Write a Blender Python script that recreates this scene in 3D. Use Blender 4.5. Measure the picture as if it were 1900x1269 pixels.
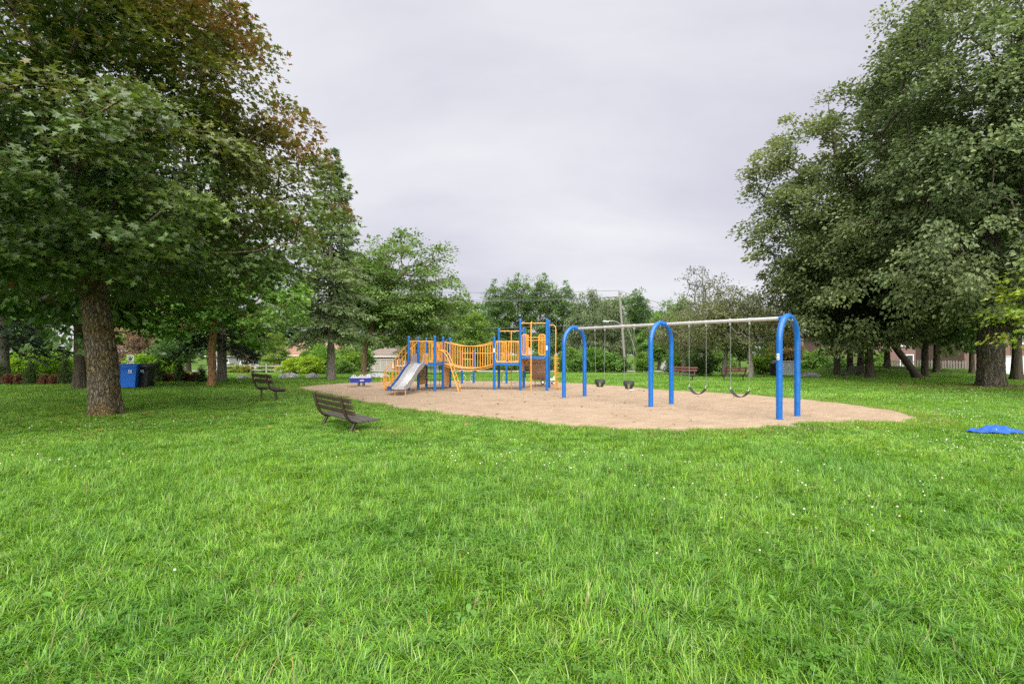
import bpy, math, random
import numpy as np
from mathutils import Vector, Matrix
from mathutils.geometry import delaunay_2d_cdt

R = math.radians
random.seed(7)
rng = np.random.default_rng(11)
scene = bpy.context.scene
for o in list(bpy.data.objects):
    bpy.data.objects.remove(o)

# ------------------------------------------------------------------ camera
EYE = 1.55
FPX = 897.0            # focal length in pixels of the 1900 px wide photograph
HOR = 653.5            # horizon row
cam_d = bpy.data.cameras.new('camera')
cam = bpy.data.objects.new('camera', cam_d)
scene.collection.objects.link(cam)
cam.location = (0, 0, EYE)
cam.rotation_euler = (R(90), 0, 0)
cam_d.sensor_width = 36.0
cam_d.lens = FPX * 36.0 / 1900.0
cam_d.shift_y = (HOR - 634.5) / 1900.0
cam_d.clip_start = 0.05
cam_d.clip_end = 2000
scene.camera = cam

# ------------------------------------------------------------------ world, sun, exposure
SUN_EL, SUN_AZ = R(50), R(183)
world = bpy.data.worlds.new('World')
scene.world = world
world.use_nodes = True
nt = world.node_tree
nt.nodes.clear()
def wn(t, **kw):
    n = nt.nodes.new(t)
    for k, v in kw.items():
        setattr(n, k, v)
    return n
w_out = wn('ShaderNodeOutputWorld'); w_bg = wn('ShaderNodeBackground')
w_bg.inputs['Strength'].default_value = 0.06
sky = wn('ShaderNodeTexSky', sky_type='NISHITA', sun_disc=False)
sky.sun_elevation = SUN_EL; sky.sun_rotation = SUN_AZ; sky.dust_density = 4.0
tc = wn('ShaderNodeTexCoord')
sep = wn('ShaderNodeSeparateXYZ'); nt.links.new(tc.outputs['Generated'], sep.inputs[0])
zc = wn('ShaderNodeMath', operation='ADD'); zc.inputs[1].default_value = 0.35
zab = wn('ShaderNodeMath', operation='ABSOLUTE'); nt.links.new(sep.outputs[2], zab.inputs[0]); nt.links.new(zab.outputs[0], zc.inputs[0])
dx = wn('ShaderNodeMath', operation='DIVIDE'); nt.links.new(sep.outputs[0], dx.inputs[0]); nt.links.new(zc.outputs[0], dx.inputs[1])
dy = wn('ShaderNodeMath', operation='DIVIDE'); nt.links.new(sep.outputs[1], dy.inputs[0]); nt.links.new(zc.outputs[0], dy.inputs[1])
com = wn('ShaderNodeCombineXYZ'); nt.links.new(dx.outputs[0], com.inputs[0]); nt.links.new(dy.outputs[0], com.inputs[1])
mp = wn('ShaderNodeMapping'); mp.inputs['Scale'].default_value = (0.75, 1.35, 1); mp.inputs['Rotation'].default_value = (0, 0, 0.25); mp.inputs['Location'].default_value = (9.2, 8.8, 0)
nt.links.new(com.outputs[0], mp.inputs[0])
nz = wn('ShaderNodeTexNoise'); nz.inputs['Scale'].default_value = 1.1; nz.inputs['Detail'].default_value = 7.0; nz.inputs['Roughness'].default_value = 0.52; nz.inputs['Distortion'].default_value = 0.4
nt.links.new(mp.outputs[0], nz.inputs[0])
cr = wn('ShaderNodeValToRGB')
cr.color_ramp.elements[0].position = 0.30; cr.color_ramp.elements[0].color = (0.60, 0.59, 0.70, 1)
cr.color_ramp.elements[1].position = 0.68; cr.color_ramp.elements[1].color = (0.87, 0.875, 0.905, 1)
nt.links.new(nz.outputs[0], cr.inputs[0])
cs = wn('ShaderNodeVectorMath', operation='SCALE'); cs.inputs['Scale'].default_value = 2.82
nt.links.new(cr.outputs[0], cs.inputs[0])
mx = wn('ShaderNodeMixRGB'); mx.inputs[0].default_value = 0.97
nt.links.new(sky.outputs[0], mx.inputs[1]); nt.links.new(cs.outputs[0], mx.inputs[2])
nt.links.new(mx.outputs[0], w_bg.inputs[0]); nt.links.new(w_bg.outputs[0], w_out.inputs[0])

sun_d = bpy.data.lights.new('sun', 'SUN')
sun_d.energy = 1.5
sun_d.angle = R(90)
sun_d.color = (1.0, 0.97, 0.92)
sun = bpy.data.objects.new('sun', sun_d)
scene.collection.objects.link(sun)
sd = Vector((math.sin(SUN_AZ) * math.cos(SUN_EL), math.cos(SUN_AZ) * math.cos(SUN_EL), math.sin(SUN_EL)))
sun.rotation_euler = sd.to_track_quat('Z', 'Y').to_euler()
sun.location = (0, 0, 40)

scene.view_settings.view_transform = 'Standard'
scene.view_settings.look = 'None'
scene.view_settings.exposure = 2.58
scene.view_settings.gamma = 1.0
scene.view_settings.use_curve_mapping = False
scene.render.engine = 'CYCLES'
cy = scene.cycles
cy.use_denoising = False
cy.max_bounces = 7; cy.diffuse_bounces = 3; cy.glossy_bounces = 2; cy.transmission_bounces = 3; cy.transparent_max_bounces = 4
cy.use_adaptive_sampling = True; cy.adaptive_threshold = 0.015
scene.render.filter_size = 1.15
cy.caustics_reflective = False; cy.caustics_refractive = False

# ------------------------------------------------------------------ helpers
COL = scene.collection
def at(px, Y):
    return (px - 950.0) * Y / FPX
def zat(py, Y):
    return EYE - (py - HOR) * Y / FPX
def smooth(t):
    t = np.clip(t, 0, 1)
    return t * t * (3 - 2 * t)
def gz(x, y):
    """height of the terrain: level park, falling gently towards the street, a low berm at the side"""
    x = np.asarray(x, float); y = np.asarray(y, float)
    z = -0.03 * np.clip(y - 28, 0, 72)
    z = z + 0.75 * np.exp(-(((x - 33) / 7.5) ** 2 + ((y - 43) / 5.0) ** 2))
    return z
def gzf(x, y):
    return float(gz(x, y))

MATS = {}
def mat(name, color, rough=0.6, metal=0.0, noise=None, bump=None, spec=0.5, coat=0.0):
    """noise = (scale, colour2, detail[, vector scale xyz]); bump = (scale, strength, distance[, xyz])"""
    if name in MATS:
        return MATS[name]
    m = bpy.data.materials.new(name); m.use_nodes = True
    t = m.node_tree; b = t.nodes['Principled BSDF']
    b.inputs['Base Color'].default_value = (*color, 1)
    b.inputs['Roughness'].default_value = rough
    b.inputs['Metallic'].default_value = metal
    b.inputs['Specular IOR Level'].default_value = spec
    b.inputs['Coat Weight'].default_value = coat
    geo = t.nodes.new('ShaderNodeTexCoord')
    def vec(xyz):
        mpn = t.nodes.new('ShaderNodeMapping'); mpn.inputs['Scale'].default_value = xyz
        t.links.new(geo.outputs['Object'], mpn.inputs[0]); return mpn.outputs[0]
    if noise:
        n = t.nodes.new('ShaderNodeTexNoise'); n.inputs['Scale'].default_value = noise[0]
        n.inputs['Detail'].default_value = noise[2] if len(noise) > 2 else 4
        n.inputs['Roughness'].default_value = 0.62
        t.links.new(vec(noise[3] if len(noise) > 3 else (1, 1, 1)), n.inputs['Vector'])
        r = t.nodes.new('ShaderNodeValToRGB')
        r.color_ramp.elements[0].position = 0.32; r.color_ramp.elements[0].color = (*color, 1)
        r.color_ramp.elements[1].position = 0.68; r.color_ramp.elements[1].color = (*noise[1], 1)
        t.links.new(n.outputs[0], r.inputs[0]); t.links.new(r.outputs[0], b.inputs['Base Color'])
    if bump:
        n = t.nodes.new('ShaderNodeTexNoise'); n.inputs['Scale'].default_value = bump[0]; n.inputs['Detail'].default_value = 5
        t.links.new(vec(bump[3] if len(bump) > 3 else (1, 1, 1)), n.inputs['Vector'])
        bp = t.nodes.new('ShaderNodeBump'); bp.inputs['Strength'].default_value = bump[1]; bp.inputs['Distance'].default_value = bump[2]
        t.links.new(n.outputs[0], bp.inputs['Height']); t.links.new(bp.outputs[0], b.inputs['Normal'])
    MATS[name] = m
    return m

def weather(m, amount=0.5, chip=(0.30, 0.30, 0.31)):
    """grime in blotches and small chips on painted metal"""
    t = m.node_tree; b = t.nodes['Principled BSDF']; src = b.inputs['Base Color'].links[0].from_socket if b.inputs['Base Color'].links else None
    g = t.nodes.new('ShaderNodeNewGeometry')
    def nz_(sc, de):
        n = t.nodes.new('ShaderNodeTexNoise'); n.inputs['Scale'].default_value = sc; n.inputs['Detail'].default_value = de; n.inputs['Roughness'].default_value = 0.7
        t.links.new(g.outputs['Position'], n.inputs['Vector']); return n.outputs[0]
    def ramp(v, a, c):
        r = t.nodes.new('ShaderNodeMapRange'); r.inputs['From Min'].default_value = a; r.inputs['From Max'].default_value = c; t.links.new(v, r.inputs['Value']); return r.outputs[0]
    m1 = t.nodes.new('ShaderNodeMixRGB'); m1.blend_type = 'MULTIPLY'; m1.inputs[2].default_value = (0.62, 0.60, 0.56, 1)
    f1 = t.nodes.new('ShaderNodeMath'); f1.operation = 'MULTIPLY'; f1.inputs[1].default_value = amount; t.links.new(ramp(nz_(6.0, 6), 0.5, 0.75), f1.inputs[0]); t.links.new(f1.outputs[0], m1.inputs[0])
    t.links.new(src, m1.inputs[1])
    m2 = t.nodes.new('ShaderNodeMixRGB'); m2.inputs[2].default_value = (*chip, 1); t.links.new(ramp(nz_(34.0, 4), 0.70, 0.73), m2.inputs[0]); t.links.new(m1.outputs[0], m2.inputs[1])
    t.links.new(m2.outputs[0], b.inputs['Base Color'])
    t.links.new(ramp(nz_(9.0, 5), 0.2, 1.2), b.inputs['Roughness'])

def leaf_mat(name, rough=0.45, trans=0.3, spec=0.5, patch=0.0):
    """leaf / blade colour comes from the mesh attribute 'col' times the object's own colour"""
    if name in MATS:
        return MATS[name]
    m = bpy.data.materials.new(name); m.use_nodes = True
    t = m.node_tree; b = t.nodes['Principled BSDF']; out = t.nodes['Material Output']
    a = t.nodes.new('ShaderNodeAttribute'); a.attribute_name = 'col'
    oi = t.nodes.new('ShaderNodeObjectInfo')
    mul = t.nodes.new('ShaderNodeMixRGB'); mul.blend_type = 'MULTIPLY'; mul.inputs[0].default_value = 1
    t.links.new(a.outputs['Color'], mul.inputs[1]); t.links.new(oi.outputs['Color'], mul.inputs[2])
    col = mul.outputs[0]
    if patch:
        g = t.nodes.new('ShaderNodeNewGeometry')
        n = t.nodes.new('ShaderNodeTexNoise'); n.inputs['Scale'].default_value = 0.55; n.inputs['Detail'].default_value = 5; n.inputs['Roughness'].default_value = 0.6
        t.links.new(g.outputs['Position'], n.inputs['Vector'])
        r = t.nodes.new('ShaderNodeValToRGB')
        e = r.color_ramp.elements
        e[0].position = 0.30; e[0].color = (0.58, 0.74, 0.70, 1)
        e[1].position = 0.72; e[1].color = (1.42, 1.22, 1.25, 1)
        mid = e.new(0.5); mid.color = (1, 1, 1, 1)
        t.links.new(n.outputs[0], r.inputs[0])
        m2 = t.nodes.new('ShaderNodeMixRGB'); m2.blend_type = 'MULTIPLY'; m2.inputs[0].default_value = patch
        t.links.new(col, m2.inputs[1]); t.links.new(r.outputs[0], m2.inputs[2]); col = m2.outputs[0]
    b.inputs['Roughness'].default_value = rough
    b.inputs['Specular IOR Level'].default_value = spec
    t.links.new(col, b.inputs['Base Color'])
    tr = t.nodes.new('ShaderNodeBsdfTranslucent')
    hs = t.nodes.new('ShaderNodeHueSaturation'); hs.inputs['Hue'].default_value = 0.49; hs.inputs['Saturation'].default_value = 1.1; hs.inputs['Value'].default_value = 1.35
    t.links.new(col, hs.inputs['Color']); t.links.new(hs.outputs[0], tr.inputs['Color'])
    mixs = t.nodes.new('ShaderNodeMixShader'); mixs.inputs[0].default_value = trans
    t.links.new(b.outputs[0], mixs.inputs[1]); t.links.new(tr.outputs[0], mixs.inputs[2])
    t.links.new(mixs.outputs[0], out.inputs['Surface'])
    MATS[name] = m
    return m

def np_mesh(name, verts, faces, cols=None, smooth_=False):
    """mesh from numpy arrays; faces is (F,k) or a list of such arrays"""
    me = bpy.data.meshes.new(name)
    if not isinstance(faces, list):
        faces = [faces]
    nf = sum(len(f) for f in faces); nl = sum(f.size for f in faces)
    me.vertices.add(len(verts)); me.loops.add(nl); me.polygons.add(nf)
    me.vertices.foreach_set('co', np.ascontiguousarray(verts, dtype=np.float32).ravel())
    me.loops.foreach_set('vertex_index', np.concatenate([f.ravel() for f in faces]).astype(np.int32))
    tot = np.concatenate([np.full(len(f), f.shape[1]) for f in faces]).astype(np.int32)
    st = np.concatenate([[0], np.cumsum(tot)[:-1]]).astype(np.int32)
    me.polygons.foreach_set('loop_start', st)
    me.polygons.foreach_set('use_smooth', np.full(nf, smooth_))
    if cols is not None:
        at_ = me.attributes.new('col', 'FLOAT_COLOR', 'POINT')
        c4 = np.ones((len(verts), 4), np.float32); c4[:, :3] = cols
        at_.data.foreach_set('color', c4.ravel())
    me.update(calc_edges=True)
    return me

def tag(o, label=None, category=None, group=None, kind=None):
    if label: o['label'] = label
    if category: o['category'] = category
    if group: o['group'] = group
    if kind: o['kind'] = kind
    return o
def link(name, me, parent=None, m=None, loc=None, rot=None):
    o = bpy.data.objects.new(name, me)
    COL.objects.link(o)
    if parent is not None: o.parent = parent
    if m is not None:
        if len(me.materials) == 0: me.materials.append(m)
    if loc is not None: o.location = loc
    if rot is not None: o.rotation_euler = rot
    return o
def empty(name, loc, rz=0.0):
    o = bpy.data.objects.new(name, None); o.empty_display_size = 0.2
    COL.objects.link(o); o.location = loc; o.rotation_euler = (0, 0, rz)
    return o
def copy_tree(o, parent=None):
    c = o.copy(); COL.objects.link(c)
    if parent is not None: c.parent = parent
    for ch in list(o.children):
        copy_tree(ch, c)
    return c

class MB:
    def __init__(s): s.v = []; s.f = []
    def add(s, vs, fs):
        k = len(s.v); s.v += [tuple(p) for p in vs]; s.f += [tuple(i + k for i in f) for f in fs]; return s
    def box(s, c, d, rz=0.0, ch=0.0, M=None):
        """box centred on c with sizes d; ch = chamfer of the long edges (along x)"""
        hx, hy, hz = d[0] / 2, d[1] / 2, d[2] / 2
        if ch:
            prof = [(-hy + ch, -hz), (hy - ch, -hz), (hy, -hz + ch), (hy, hz - ch), (hy - ch, hz), (-hy + ch, hz), (-hy, hz - ch), (-hy, -hz + ch)]
            vs = [Vector((-hx, y, z)) for y, z in prof] + [Vector((hx, y, z)) for y, z in prof]
            fs = [tuple(range(7, -1, -1)), tuple(range(8, 16))] + [(i, (i + 1) % 8, 8 + (i + 1) % 8, 8 + i) for i in range(8)]
        else:
            vs = [Vector((x, y, z)) for x in (-hx, hx) for y in (-hy, hy) for z in (-hz, hz)]
            fs = [(0, 1, 3, 2), (4, 6, 7, 5), (0, 4, 5, 1), (2, 3, 7, 6), (0, 2, 6, 4), (1, 5, 7, 3)]
        Q = M if M is not None else Matrix.Rotation(rz, 3, 'Z')
        c = Vector(c)
        return s.add([Q @ p + c for p in vs], fs)
    def tube(s, pts, r, n=8, caps=True):
        pts = [Vector(p) for p in pts]
        m = len(pts)
        rs = r if isinstance(r, (list, tuple)) else [r] * m
        vs = []; prev = None
        for i, p in enumerate(pts):
            d = (pts[min(i + 1, m - 1)] - pts[max(i - 1, 0)]).normalized()
            if prev is None:
                a = Vector((0, 0, 1)) if abs(d.z) < 0.9 else Vector((1, 0, 0))
                x = d.cross(a).normalized()
            else:
                x = (prev - d * prev.dot(d)).normalized()
            prev = x; y = d.cross(x)
            for k in range(n):
                t = 2 * math.pi * k / n
                vs.append(p + (x * math.cos(t) + y * math.sin(t)) * rs[i])
        fs = [(i * n + k, i * n + (k + 1) % n, (i + 1) * n + (k + 1) % n, (i + 1) * n + k) for i in range(m - 1) for k in range(n)]
        if caps:
            fs += [tuple(range(n - 1, -1, -1)), tuple(range((m - 1) * n, m * n))]
        return s.add(vs, fs)
    def prism(s, poly, axis, a, b):
        """closed 2-D outline extruded along axis ('x','y','z') from a to b"""
        def P(p, t):
            return {'x': (t, p[0], p[1]), 'y': (p[0], t, p[1]), 'z': (p[0], p[1], t)}[axis]
        n = len(poly)
        vs = [P(p, a) for p in poly] + [P(p, b) for p in poly]
        return s.add(vs, [tuple(range(n - 1, -1, -1)), tuple(range(n, 2 * n))] + [(i, (i + 1) % n, n + (i + 1) % n, n + i) for i in range(n)])
    def lathe(s, prof, n=16, c=(0, 0, 0)):
        vs = [(c[0] + r * math.cos(2 * math.pi * k / n), c[1] + r * math.sin(2 * math.pi * k / n), c[2] + z) for r, z in prof for k in range(n)]
        m = len(prof)
        fs = [(i * n + k, i * n + (k + 1) % n, (i + 1) * n + (k + 1) % n, (i + 1) * n + k) for i in range(m - 1) for k in range(n)]
        fs += [tuple(range(n - 1, -1, -1)), tuple(range((m - 1) * n, m * n))]
        return s.add(vs, fs)
    def mesh(s, name, m, smooth_=False, ang=40):
        me = bpy.data.meshes.new(name); me.from_pydata(s.v, [], s.f); me.update()
        me.materials.append(m)
        if smooth_:
            me.polygons.foreach_set('use_smooth', [True] * len(me.polygons))
            try: me.set_sharp_from_angle(angle=R(ang))
            except Exception: pass
        return me
    def build(s, name, m, parent=None, smooth_=False, loc=None, rot=None):
        return link(name, s.mesh(name, m, smooth_), parent, None, loc, rot)

def arc(c, r, a0, a1, n, plane='xz'):
    out = []
    for i in range(n + 1):
        a = R(a0 + (a1 - a0) * i / n)
        p, q = r * math.cos(a), r * math.sin(a)
        out.append(Vector((c[0] + p, c[1], c[2] + q)) if plane == 'xz' else (Vector((c[0], c[1] + p, c[2] + q)) if plane == 'yz' else Vector((c[0] + p, c[1] + q, c[2]))))
    return out

# ------------------------------------------------------------------ materials
M_blue = mat('powder_coat_blue', (0.004, 0.100, 0.37), 0.38, 0, (3.0, (0.007, 0.120, 0.42), 4), (40, 0.05, 0.002), 0.5)
M_blue_dark = mat('deck_coating_blue', (0.012, 0.06, 0.24), 0.55, 0, (6, (0.02, 0.085, 0.30), 4))
M_orange = mat('powder_coat_orange', (0.66, 0.29, 0.035), 0.42, 0, (3.0, (0.74, 0.34, 0.05), 4), (40, 0.05, 0.002))
M_panel = mat('plastic_orange', (0.60, 0.25, 0.035), 0.5, 0, (4.0, (0.68, 0.31, 0.06), 4))
M_steel = mat('stainless_steel', (0.66, 0.66, 0.65), 0.36, 0.72, (9, (0.52, 0.52, 0.52), 6, (1, 6, 1)))
M_galv = mat('galvanised_steel', (0.42, 0.42, 0.41), 0.5, 0.55, (14, (0.55, 0.55, 0.54), 6))
M_rubber = mat('black_rubber', (0.022, 0.024, 0.024), 0.55, 0, (10, (0.045, 0.047, 0.045), 4))
M_chain = mat('swing_chain', (0.20, 0.20, 0.19), 0.5, 0.6)
M_tan = mat('plastic_tan', (0.50, 0.34, 0.25), 0.5, 0, (3, (0.58, 0.41, 0.31), 4))
M_white = mat('white_paint', (0.78, 0.78, 0.76), 0.5)
M_red = mat('red_plastic', (0.45, 0.02, 0.03), 0.4)
M_bench = mat('bench_wood', (0.030, 0.019, 0.010), 0.62, 0, (5, (0.070, 0.048, 0.028), 6, (0.6, 9, 9)), (22, 0.5, 0.004, (0.4, 6, 6)))
M_bench_red = mat('bench_wood_reddish', (0.085, 0.024, 0.020), 0.6, 0, (5, (0.13, 0.045, 0.04), 6, (0.6, 9, 9)), (22, 0.5, 0.004, (0.4, 6, 6)))
M_bench_seat = mat('bench_seat_wood', (0.050, 0.044, 0.036), 0.6, 0, (5, (0.10, 0.090, 0.075), 6, (0.6, 9, 9)), (22, 0.5, 0.004, (0.4, 6, 6)))
M_bench_metal = mat('bench_metal', (0.034, 0.019, 0.014), 0.5, 0.1, (20, (0.060, 0.038, 0.028), 5), (60, 0.2, 0.002))
M_black = mat('black_plastic', (0.018, 0.018, 0.02), 0.45)
M_bin_blue = mat('bin_plastic_blue', (0.010, 0.15, 0.68), 0.42)
M_bark = mat('bark_brown', (0.050, 0.038, 0.022), 0.9, 0, (4, (0.25, 0.19, 0.095), 6, (5, 5, 0.9)), (7, 1.0, 0.05, (4, 4, 0.6)), 0.2)
def fissured_bark(name, dark, plate, moss, sc=(8, 8, 1.7)):
    m = bpy.data.materials.new(name); m.use_nodes = True; t = m.node_tree; b = t.nodes['Principled BSDF']
    tcn = t.nodes.new('ShaderNodeTexCoord')
    n0 = t.nodes.new('ShaderNodeTexNoise'); n0.inputs['Scale'].default_value = 2.5; n0.inputs['Detail'].default_value = 4; t.links.new(tcn.outputs['Object'], n0.inputs['Vector'])
    sub = t.nodes.new('ShaderNodeVectorMath'); sub.operation = 'MULTIPLY_ADD'; sub.inputs[1].default_value = (.35, .35, .35)
    t.links.new(n0.outputs['Color'], sub.inputs[0]); t.links.new(tcn.outputs['Object'], sub.inputs[2])
    mpn = t.nodes.new('ShaderNodeMapping'); mpn.inputs['Scale'].default_value = sc; t.links.new(sub.outputs[0], mpn.inputs[0])
    v = t.nodes.new('ShaderNodeTexVoronoi'); v.feature = 'DISTANCE_TO_EDGE'; v.inputs['Scale'].default_value = 1.6; t.links.new(mpn.outputs[0], v.inputs['Vector'])
    n1 = t.nodes.new('ShaderNodeTexNoise'); n1.inputs['Scale'].default_value = 9; n1.inputs['Detail'].default_value = 7; t.links.new(mpn.outputs[0], n1.inputs['Vector'])
    h = t.nodes.new('ShaderNodeMath'); h.operation = 'MULTIPLY_ADD'; h.inputs[1].default_value = .35; t.links.new(n1.outputs[0], h.inputs[0]); t.links.new(v.outputs['Distance'], h.inputs[2])
    r = t.nodes.new('ShaderNodeValToRGB'); e = r.color_ramp.elements; e[0].position = .16; e[0].color = (*dark, 1); e[1].position = .42; e[1].color = (*plate, 1); t.links.new(h.outputs[0], r.inputs[0])
    n2 = t.nodes.new('ShaderNodeTexNoise'); n2.inputs['Scale'].default_value = 1.6; n2.inputs['Detail'].default_value = 5; t.links.new(tcn.outputs['Object'], n2.inputs['Vector'])
    r2 = t.nodes.new('ShaderNodeMapRange'); r2.inputs['From Min'].default_value = .42; r2.inputs['From Max'].default_value = .62; t.links.new(n2.outputs[0], r2.inputs['Value'])
    mm = t.nodes.new('ShaderNodeMixRGB'); mm.blend_type = 'MULTIPLY'; mm.inputs[2].default_value = (*moss, 1); t.links.new(r2.outputs[0], mm.inputs[0]); t.links.new(r.outputs[0], mm.inputs[1])
    t.links.new(mm.outputs[0], b.inputs['Base Color']); b.inputs['Roughness'].default_value = .95; b.inputs['Specular IOR Level'].default_value = .15
    bp = t.nodes.new('ShaderNodeBump'); bp.inputs['Strength'].default_value = 1.0; bp.inputs['Distance'].default_value = .06; t.links.new(h.outputs[0], bp.inputs['Height']); t.links.new(bp.outputs[0], b.inputs['Normal'])
    MATS[name] = m; return m
M_bark_maple = fissured_bark('bark_maple', (.030, .025, .017), (.235, .200, .140), (1.0, .88, .55), (12, 12, 2.4))
M_bark_linden = fissured_bark('bark_linden', (.022, .019, .014), (.135, .120, .090), (.85, .85, .62), (7, 7, 1.1))
M_bark_dark = mat('bark_dark', (0.040, 0.034, 0.024), 0.9, 0, (4, (0.125, 0.105, 0.070), 6, (4, 4, 0.6)), (6, 1.0, 0.06, (4, 4, 0.5)), 0.2)
M_bark_grey = mat('bark_grey', (0.13, 0.115, 0.095), 0.9, 0, (6, (0.26, 0.235, 0.20), 6, (3, 3, 1)), (9, 0.9, 0.03, (2, 2, 1)), 0.2)
M_bark_peel = mat('bark_peeling', (0.20, 0.085, 0.035), 0.85, 0, (5, (0.42, 0.27, 0.15), 6, (4, 4, 0.8)), (8, 0.9, 0.03, (3, 3, 0.7)), 0.2)
M_brick = mat('brick', (0.135, 0.078, 0.062), 0.85, 0, (8, (0.185, 0.115, 0.094), 5))
M_roof = mat('shingle', (0.14, 0.11, 0.09), 0.9, 0, (6, (0.20, 0.16, 0.135), 5))
M_roof_red = mat('shingle_red', (0.20, 0.10, 0.075), 0.9, 0, (6, (0.27, 0.15, 0.115), 5))
M_garage = mat('garage_door_paint', (0.27, 0.24, 0.205), 0.6)
M_fence = mat('weathered_wood', (0.16, 0.14, 0.115), 0.85, 0, (6, (0.26, 0.23, 0.20), 5, (6, 6, 0.8)))
M_rail = mat('split_rail_wood', (0.22, 0.195, 0.16), 0.85, 0, (6, (0.31, 0.28, 0.24), 5, (0.6, 6, 6)))
M_glass = mat('window_glass', (0.03, 0.035, 0.04), 0.08, 0, None, None, 0.7)
M_pole = mat('utility_pole_wood', (0.18, 0.165, 0.15), 0.85, 0, (6, (0.27, 0.25, 0.23), 5, (8, 8, 0.5)))
M_rock = mat('granite', (0.13, 0.13, 0.14), 0.85, 0, (6, (0.55, 0.53, 0.50), 8), (9, 0.8, 0.04))
M_yellow = mat('guard_yellow', (0.75, 0.50, 0.02), 0.5)
M_cloth = mat('cloth_blue', (0.004, 0.050, 0.36), 0.8, 0, (12, (0.010, 0.10, 0.50), 4))
weather(M_blue); weather(M_orange, .6); weather(M_panel, .7); weather(M_blue_dark, .8); weather(M_tan, .6)
L_leaf = leaf_mat('leaf', 0.42, 0.36, 0.5)
L_gloss = leaf_mat('leaf_glossy', 0.36, 0.32, 0.65)
L_grass = leaf_mat('grass_blade', 0.5, 0.34, 0.35, patch=0.85)
L_needle = leaf_mat('needle', 0.55, 0.30, 0.3)
L_litter = leaf_mat('litter', 0.7, 0.15, 0.2)

# ------------------------------------------------------------------ ground
def G(px, py):
    Y = FPX * EYE / (py - HOR)
    return (at(px, Y), Y)
SAND_PX = [(548, 721.5), (575, 717), (610, 713.5), (660, 711), (720, 709.5), (790, 708.5), (870, 708), (960, 708.5), (1040, 711), (1100, 714), (1160, 718), (1220, 724),
           (1280, 727.5), (1340, 730), (1400, 734), (1460, 739), (1520, 745), (1575, 751), (1625, 757), (1672, 766), (1718, 778),
           (1690, 786), (1610, 787), (1530, 788), (1488, 793), (1430, 799), (1340, 802), (1250, 803.5), (1170, 802), (1090, 797.5), (1010, 790.5),
           (930, 783), (850, 774), (780, 766), (720, 757), (668, 747), (625, 737.5), (585, 729.5), (558, 725)]
def catmull(pts, k):
    out = []; n = len(pts)
    for i in range(n):
        p0, p1, p2, p3 = (np.array(pts[(i + j) % n], float) for j in (-1, 0, 1, 2))
        for t in np.linspace(0, 1, k, endpoint=False):
            out.append(0.5 * ((2 * p1) + (-p0 + p2) * t + (2 * p0 - 5 * p1 + 4 * p2 - p3) * t * t + (-p0 + 3 * p1 - 3 * p2 + p3) * t ** 3))
    return np.array(out)
SAND = catmull([G(*p) for p in SAND_PX], 6)
_a = np.arange(len(SAND))
SAND = SAND + 0.14 * np.stack([np.sin(_a * 1.7) + np.sin(_a * 0.61 + 1), np.sin(_a * 1.31 + 2) + np.sin(_a * 0.77)], 1) * 0.6
def inside(P, poly):
    x, y = P[:, 0], P[:, 1]; r = np.zeros(len(P), bool); n = len(poly)
    for i in range(n):
        x0, y0 = poly[i]; x1, y1 = poly[(i + 1) % n]
        c = ((y0 > y) != (y1 > y)) & (x < (x1 - x0) * (y - y0) / (y1 - y0 + 1e-12) + x0)
        r ^= c
    return r
def edge_dist(P, poly):
    d = np.full(len(P), 1e9); n = len(poly)
    for i in range(n):
        a = poly[i]; b = poly[(i + 1) % n]; ab = b - a
        t = np.clip(((P - a) @ ab) / (ab @ ab + 1e-12), 0, 1)
        d = np.minimum(d, np.linalg.norm(P - (a + t[:, None] * ab), axis=1))
    return d
def sdist(P, poly=None):
    poly = SAND if poly is None else poly
    d = edge_dist(P, poly)
    return np.where(inside(P, poly), -d, d)

def ground_material():
    m = bpy.data.materials.new('lawn_soil'); m.use_nodes = True
    t = m.node_tree; b = t.nodes['Principled BSDF']
    g = t.nodes.new('ShaderNodeNewGeometry')
    n1 = t.nodes.new('ShaderNodeTexNoise'); n1.inputs['Scale'].default_value = 0.5; n1.inputs['Detail'].default_value = 8; n1.inputs['Roughness'].default_value = 0.7
    t.links.new(g.outputs['Position'], n1.inputs['Vector'])
    r = t.nodes.new('ShaderNodeValToRGB'); e = r.color_ramp.elements
    e[0].position = 0.3; e[0].color = (0.060, 0.125, 0.020, 1)
    e[1].position = 0.7; e[1].color = (0.110, 0.185, 0.034, 1)
    t.links.new(n1.outputs[0], r.inputs[0])
    n2 = t.nodes.new('ShaderNodeTexNoise'); n2.inputs['Scale'].default_value = 24; n2.inputs['Detail'].default_value = 6
    t.links.new(g.outputs['Position'], n2.inputs['Vector'])
    r2 = t.nodes.new('ShaderNodeValToRGB'); e = r2.color_ramp.elements
    e[0].position = 0.35; e[0].color = (0.55, 0.5, 0.5, 1); e[1].position = 0.65; e[1].color = (1.1, 1.1, 1.1, 1)
    t.links.new(n2.outputs[0], r2.inputs[0])
    mm = t.nodes.new('ShaderNodeMixRGB'); mm.blend_type = 'MULTIPLY'; mm.inputs[0].default_value = 1
    t.links.new(r.outputs[0], mm.inputs[1]); t.links.new(r2.outputs[0], mm.inputs[2])
    t.links.new(mm.outputs[0], b.inputs['Base Color']); b.inputs['Roughness'].default_value = 0.95; b.inputs['Specular IOR Level'].default_value = 0.1
    bp = t.nodes.new('ShaderNodeBump'); bp.inputs['Strength'].default_value = 0.6; bp.inputs['Distance'].default_value = 0.03
    t.links.new(n2.outputs[0], bp.inputs['Height']); t.links.new(bp.outputs[0], b.inputs['Normal'])
    return m
xs = np.concatenate([np.linspace(-400, -70, 12), np.arange(-64, 64.1, 2), np.linspace(70, 400, 12)])
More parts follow.
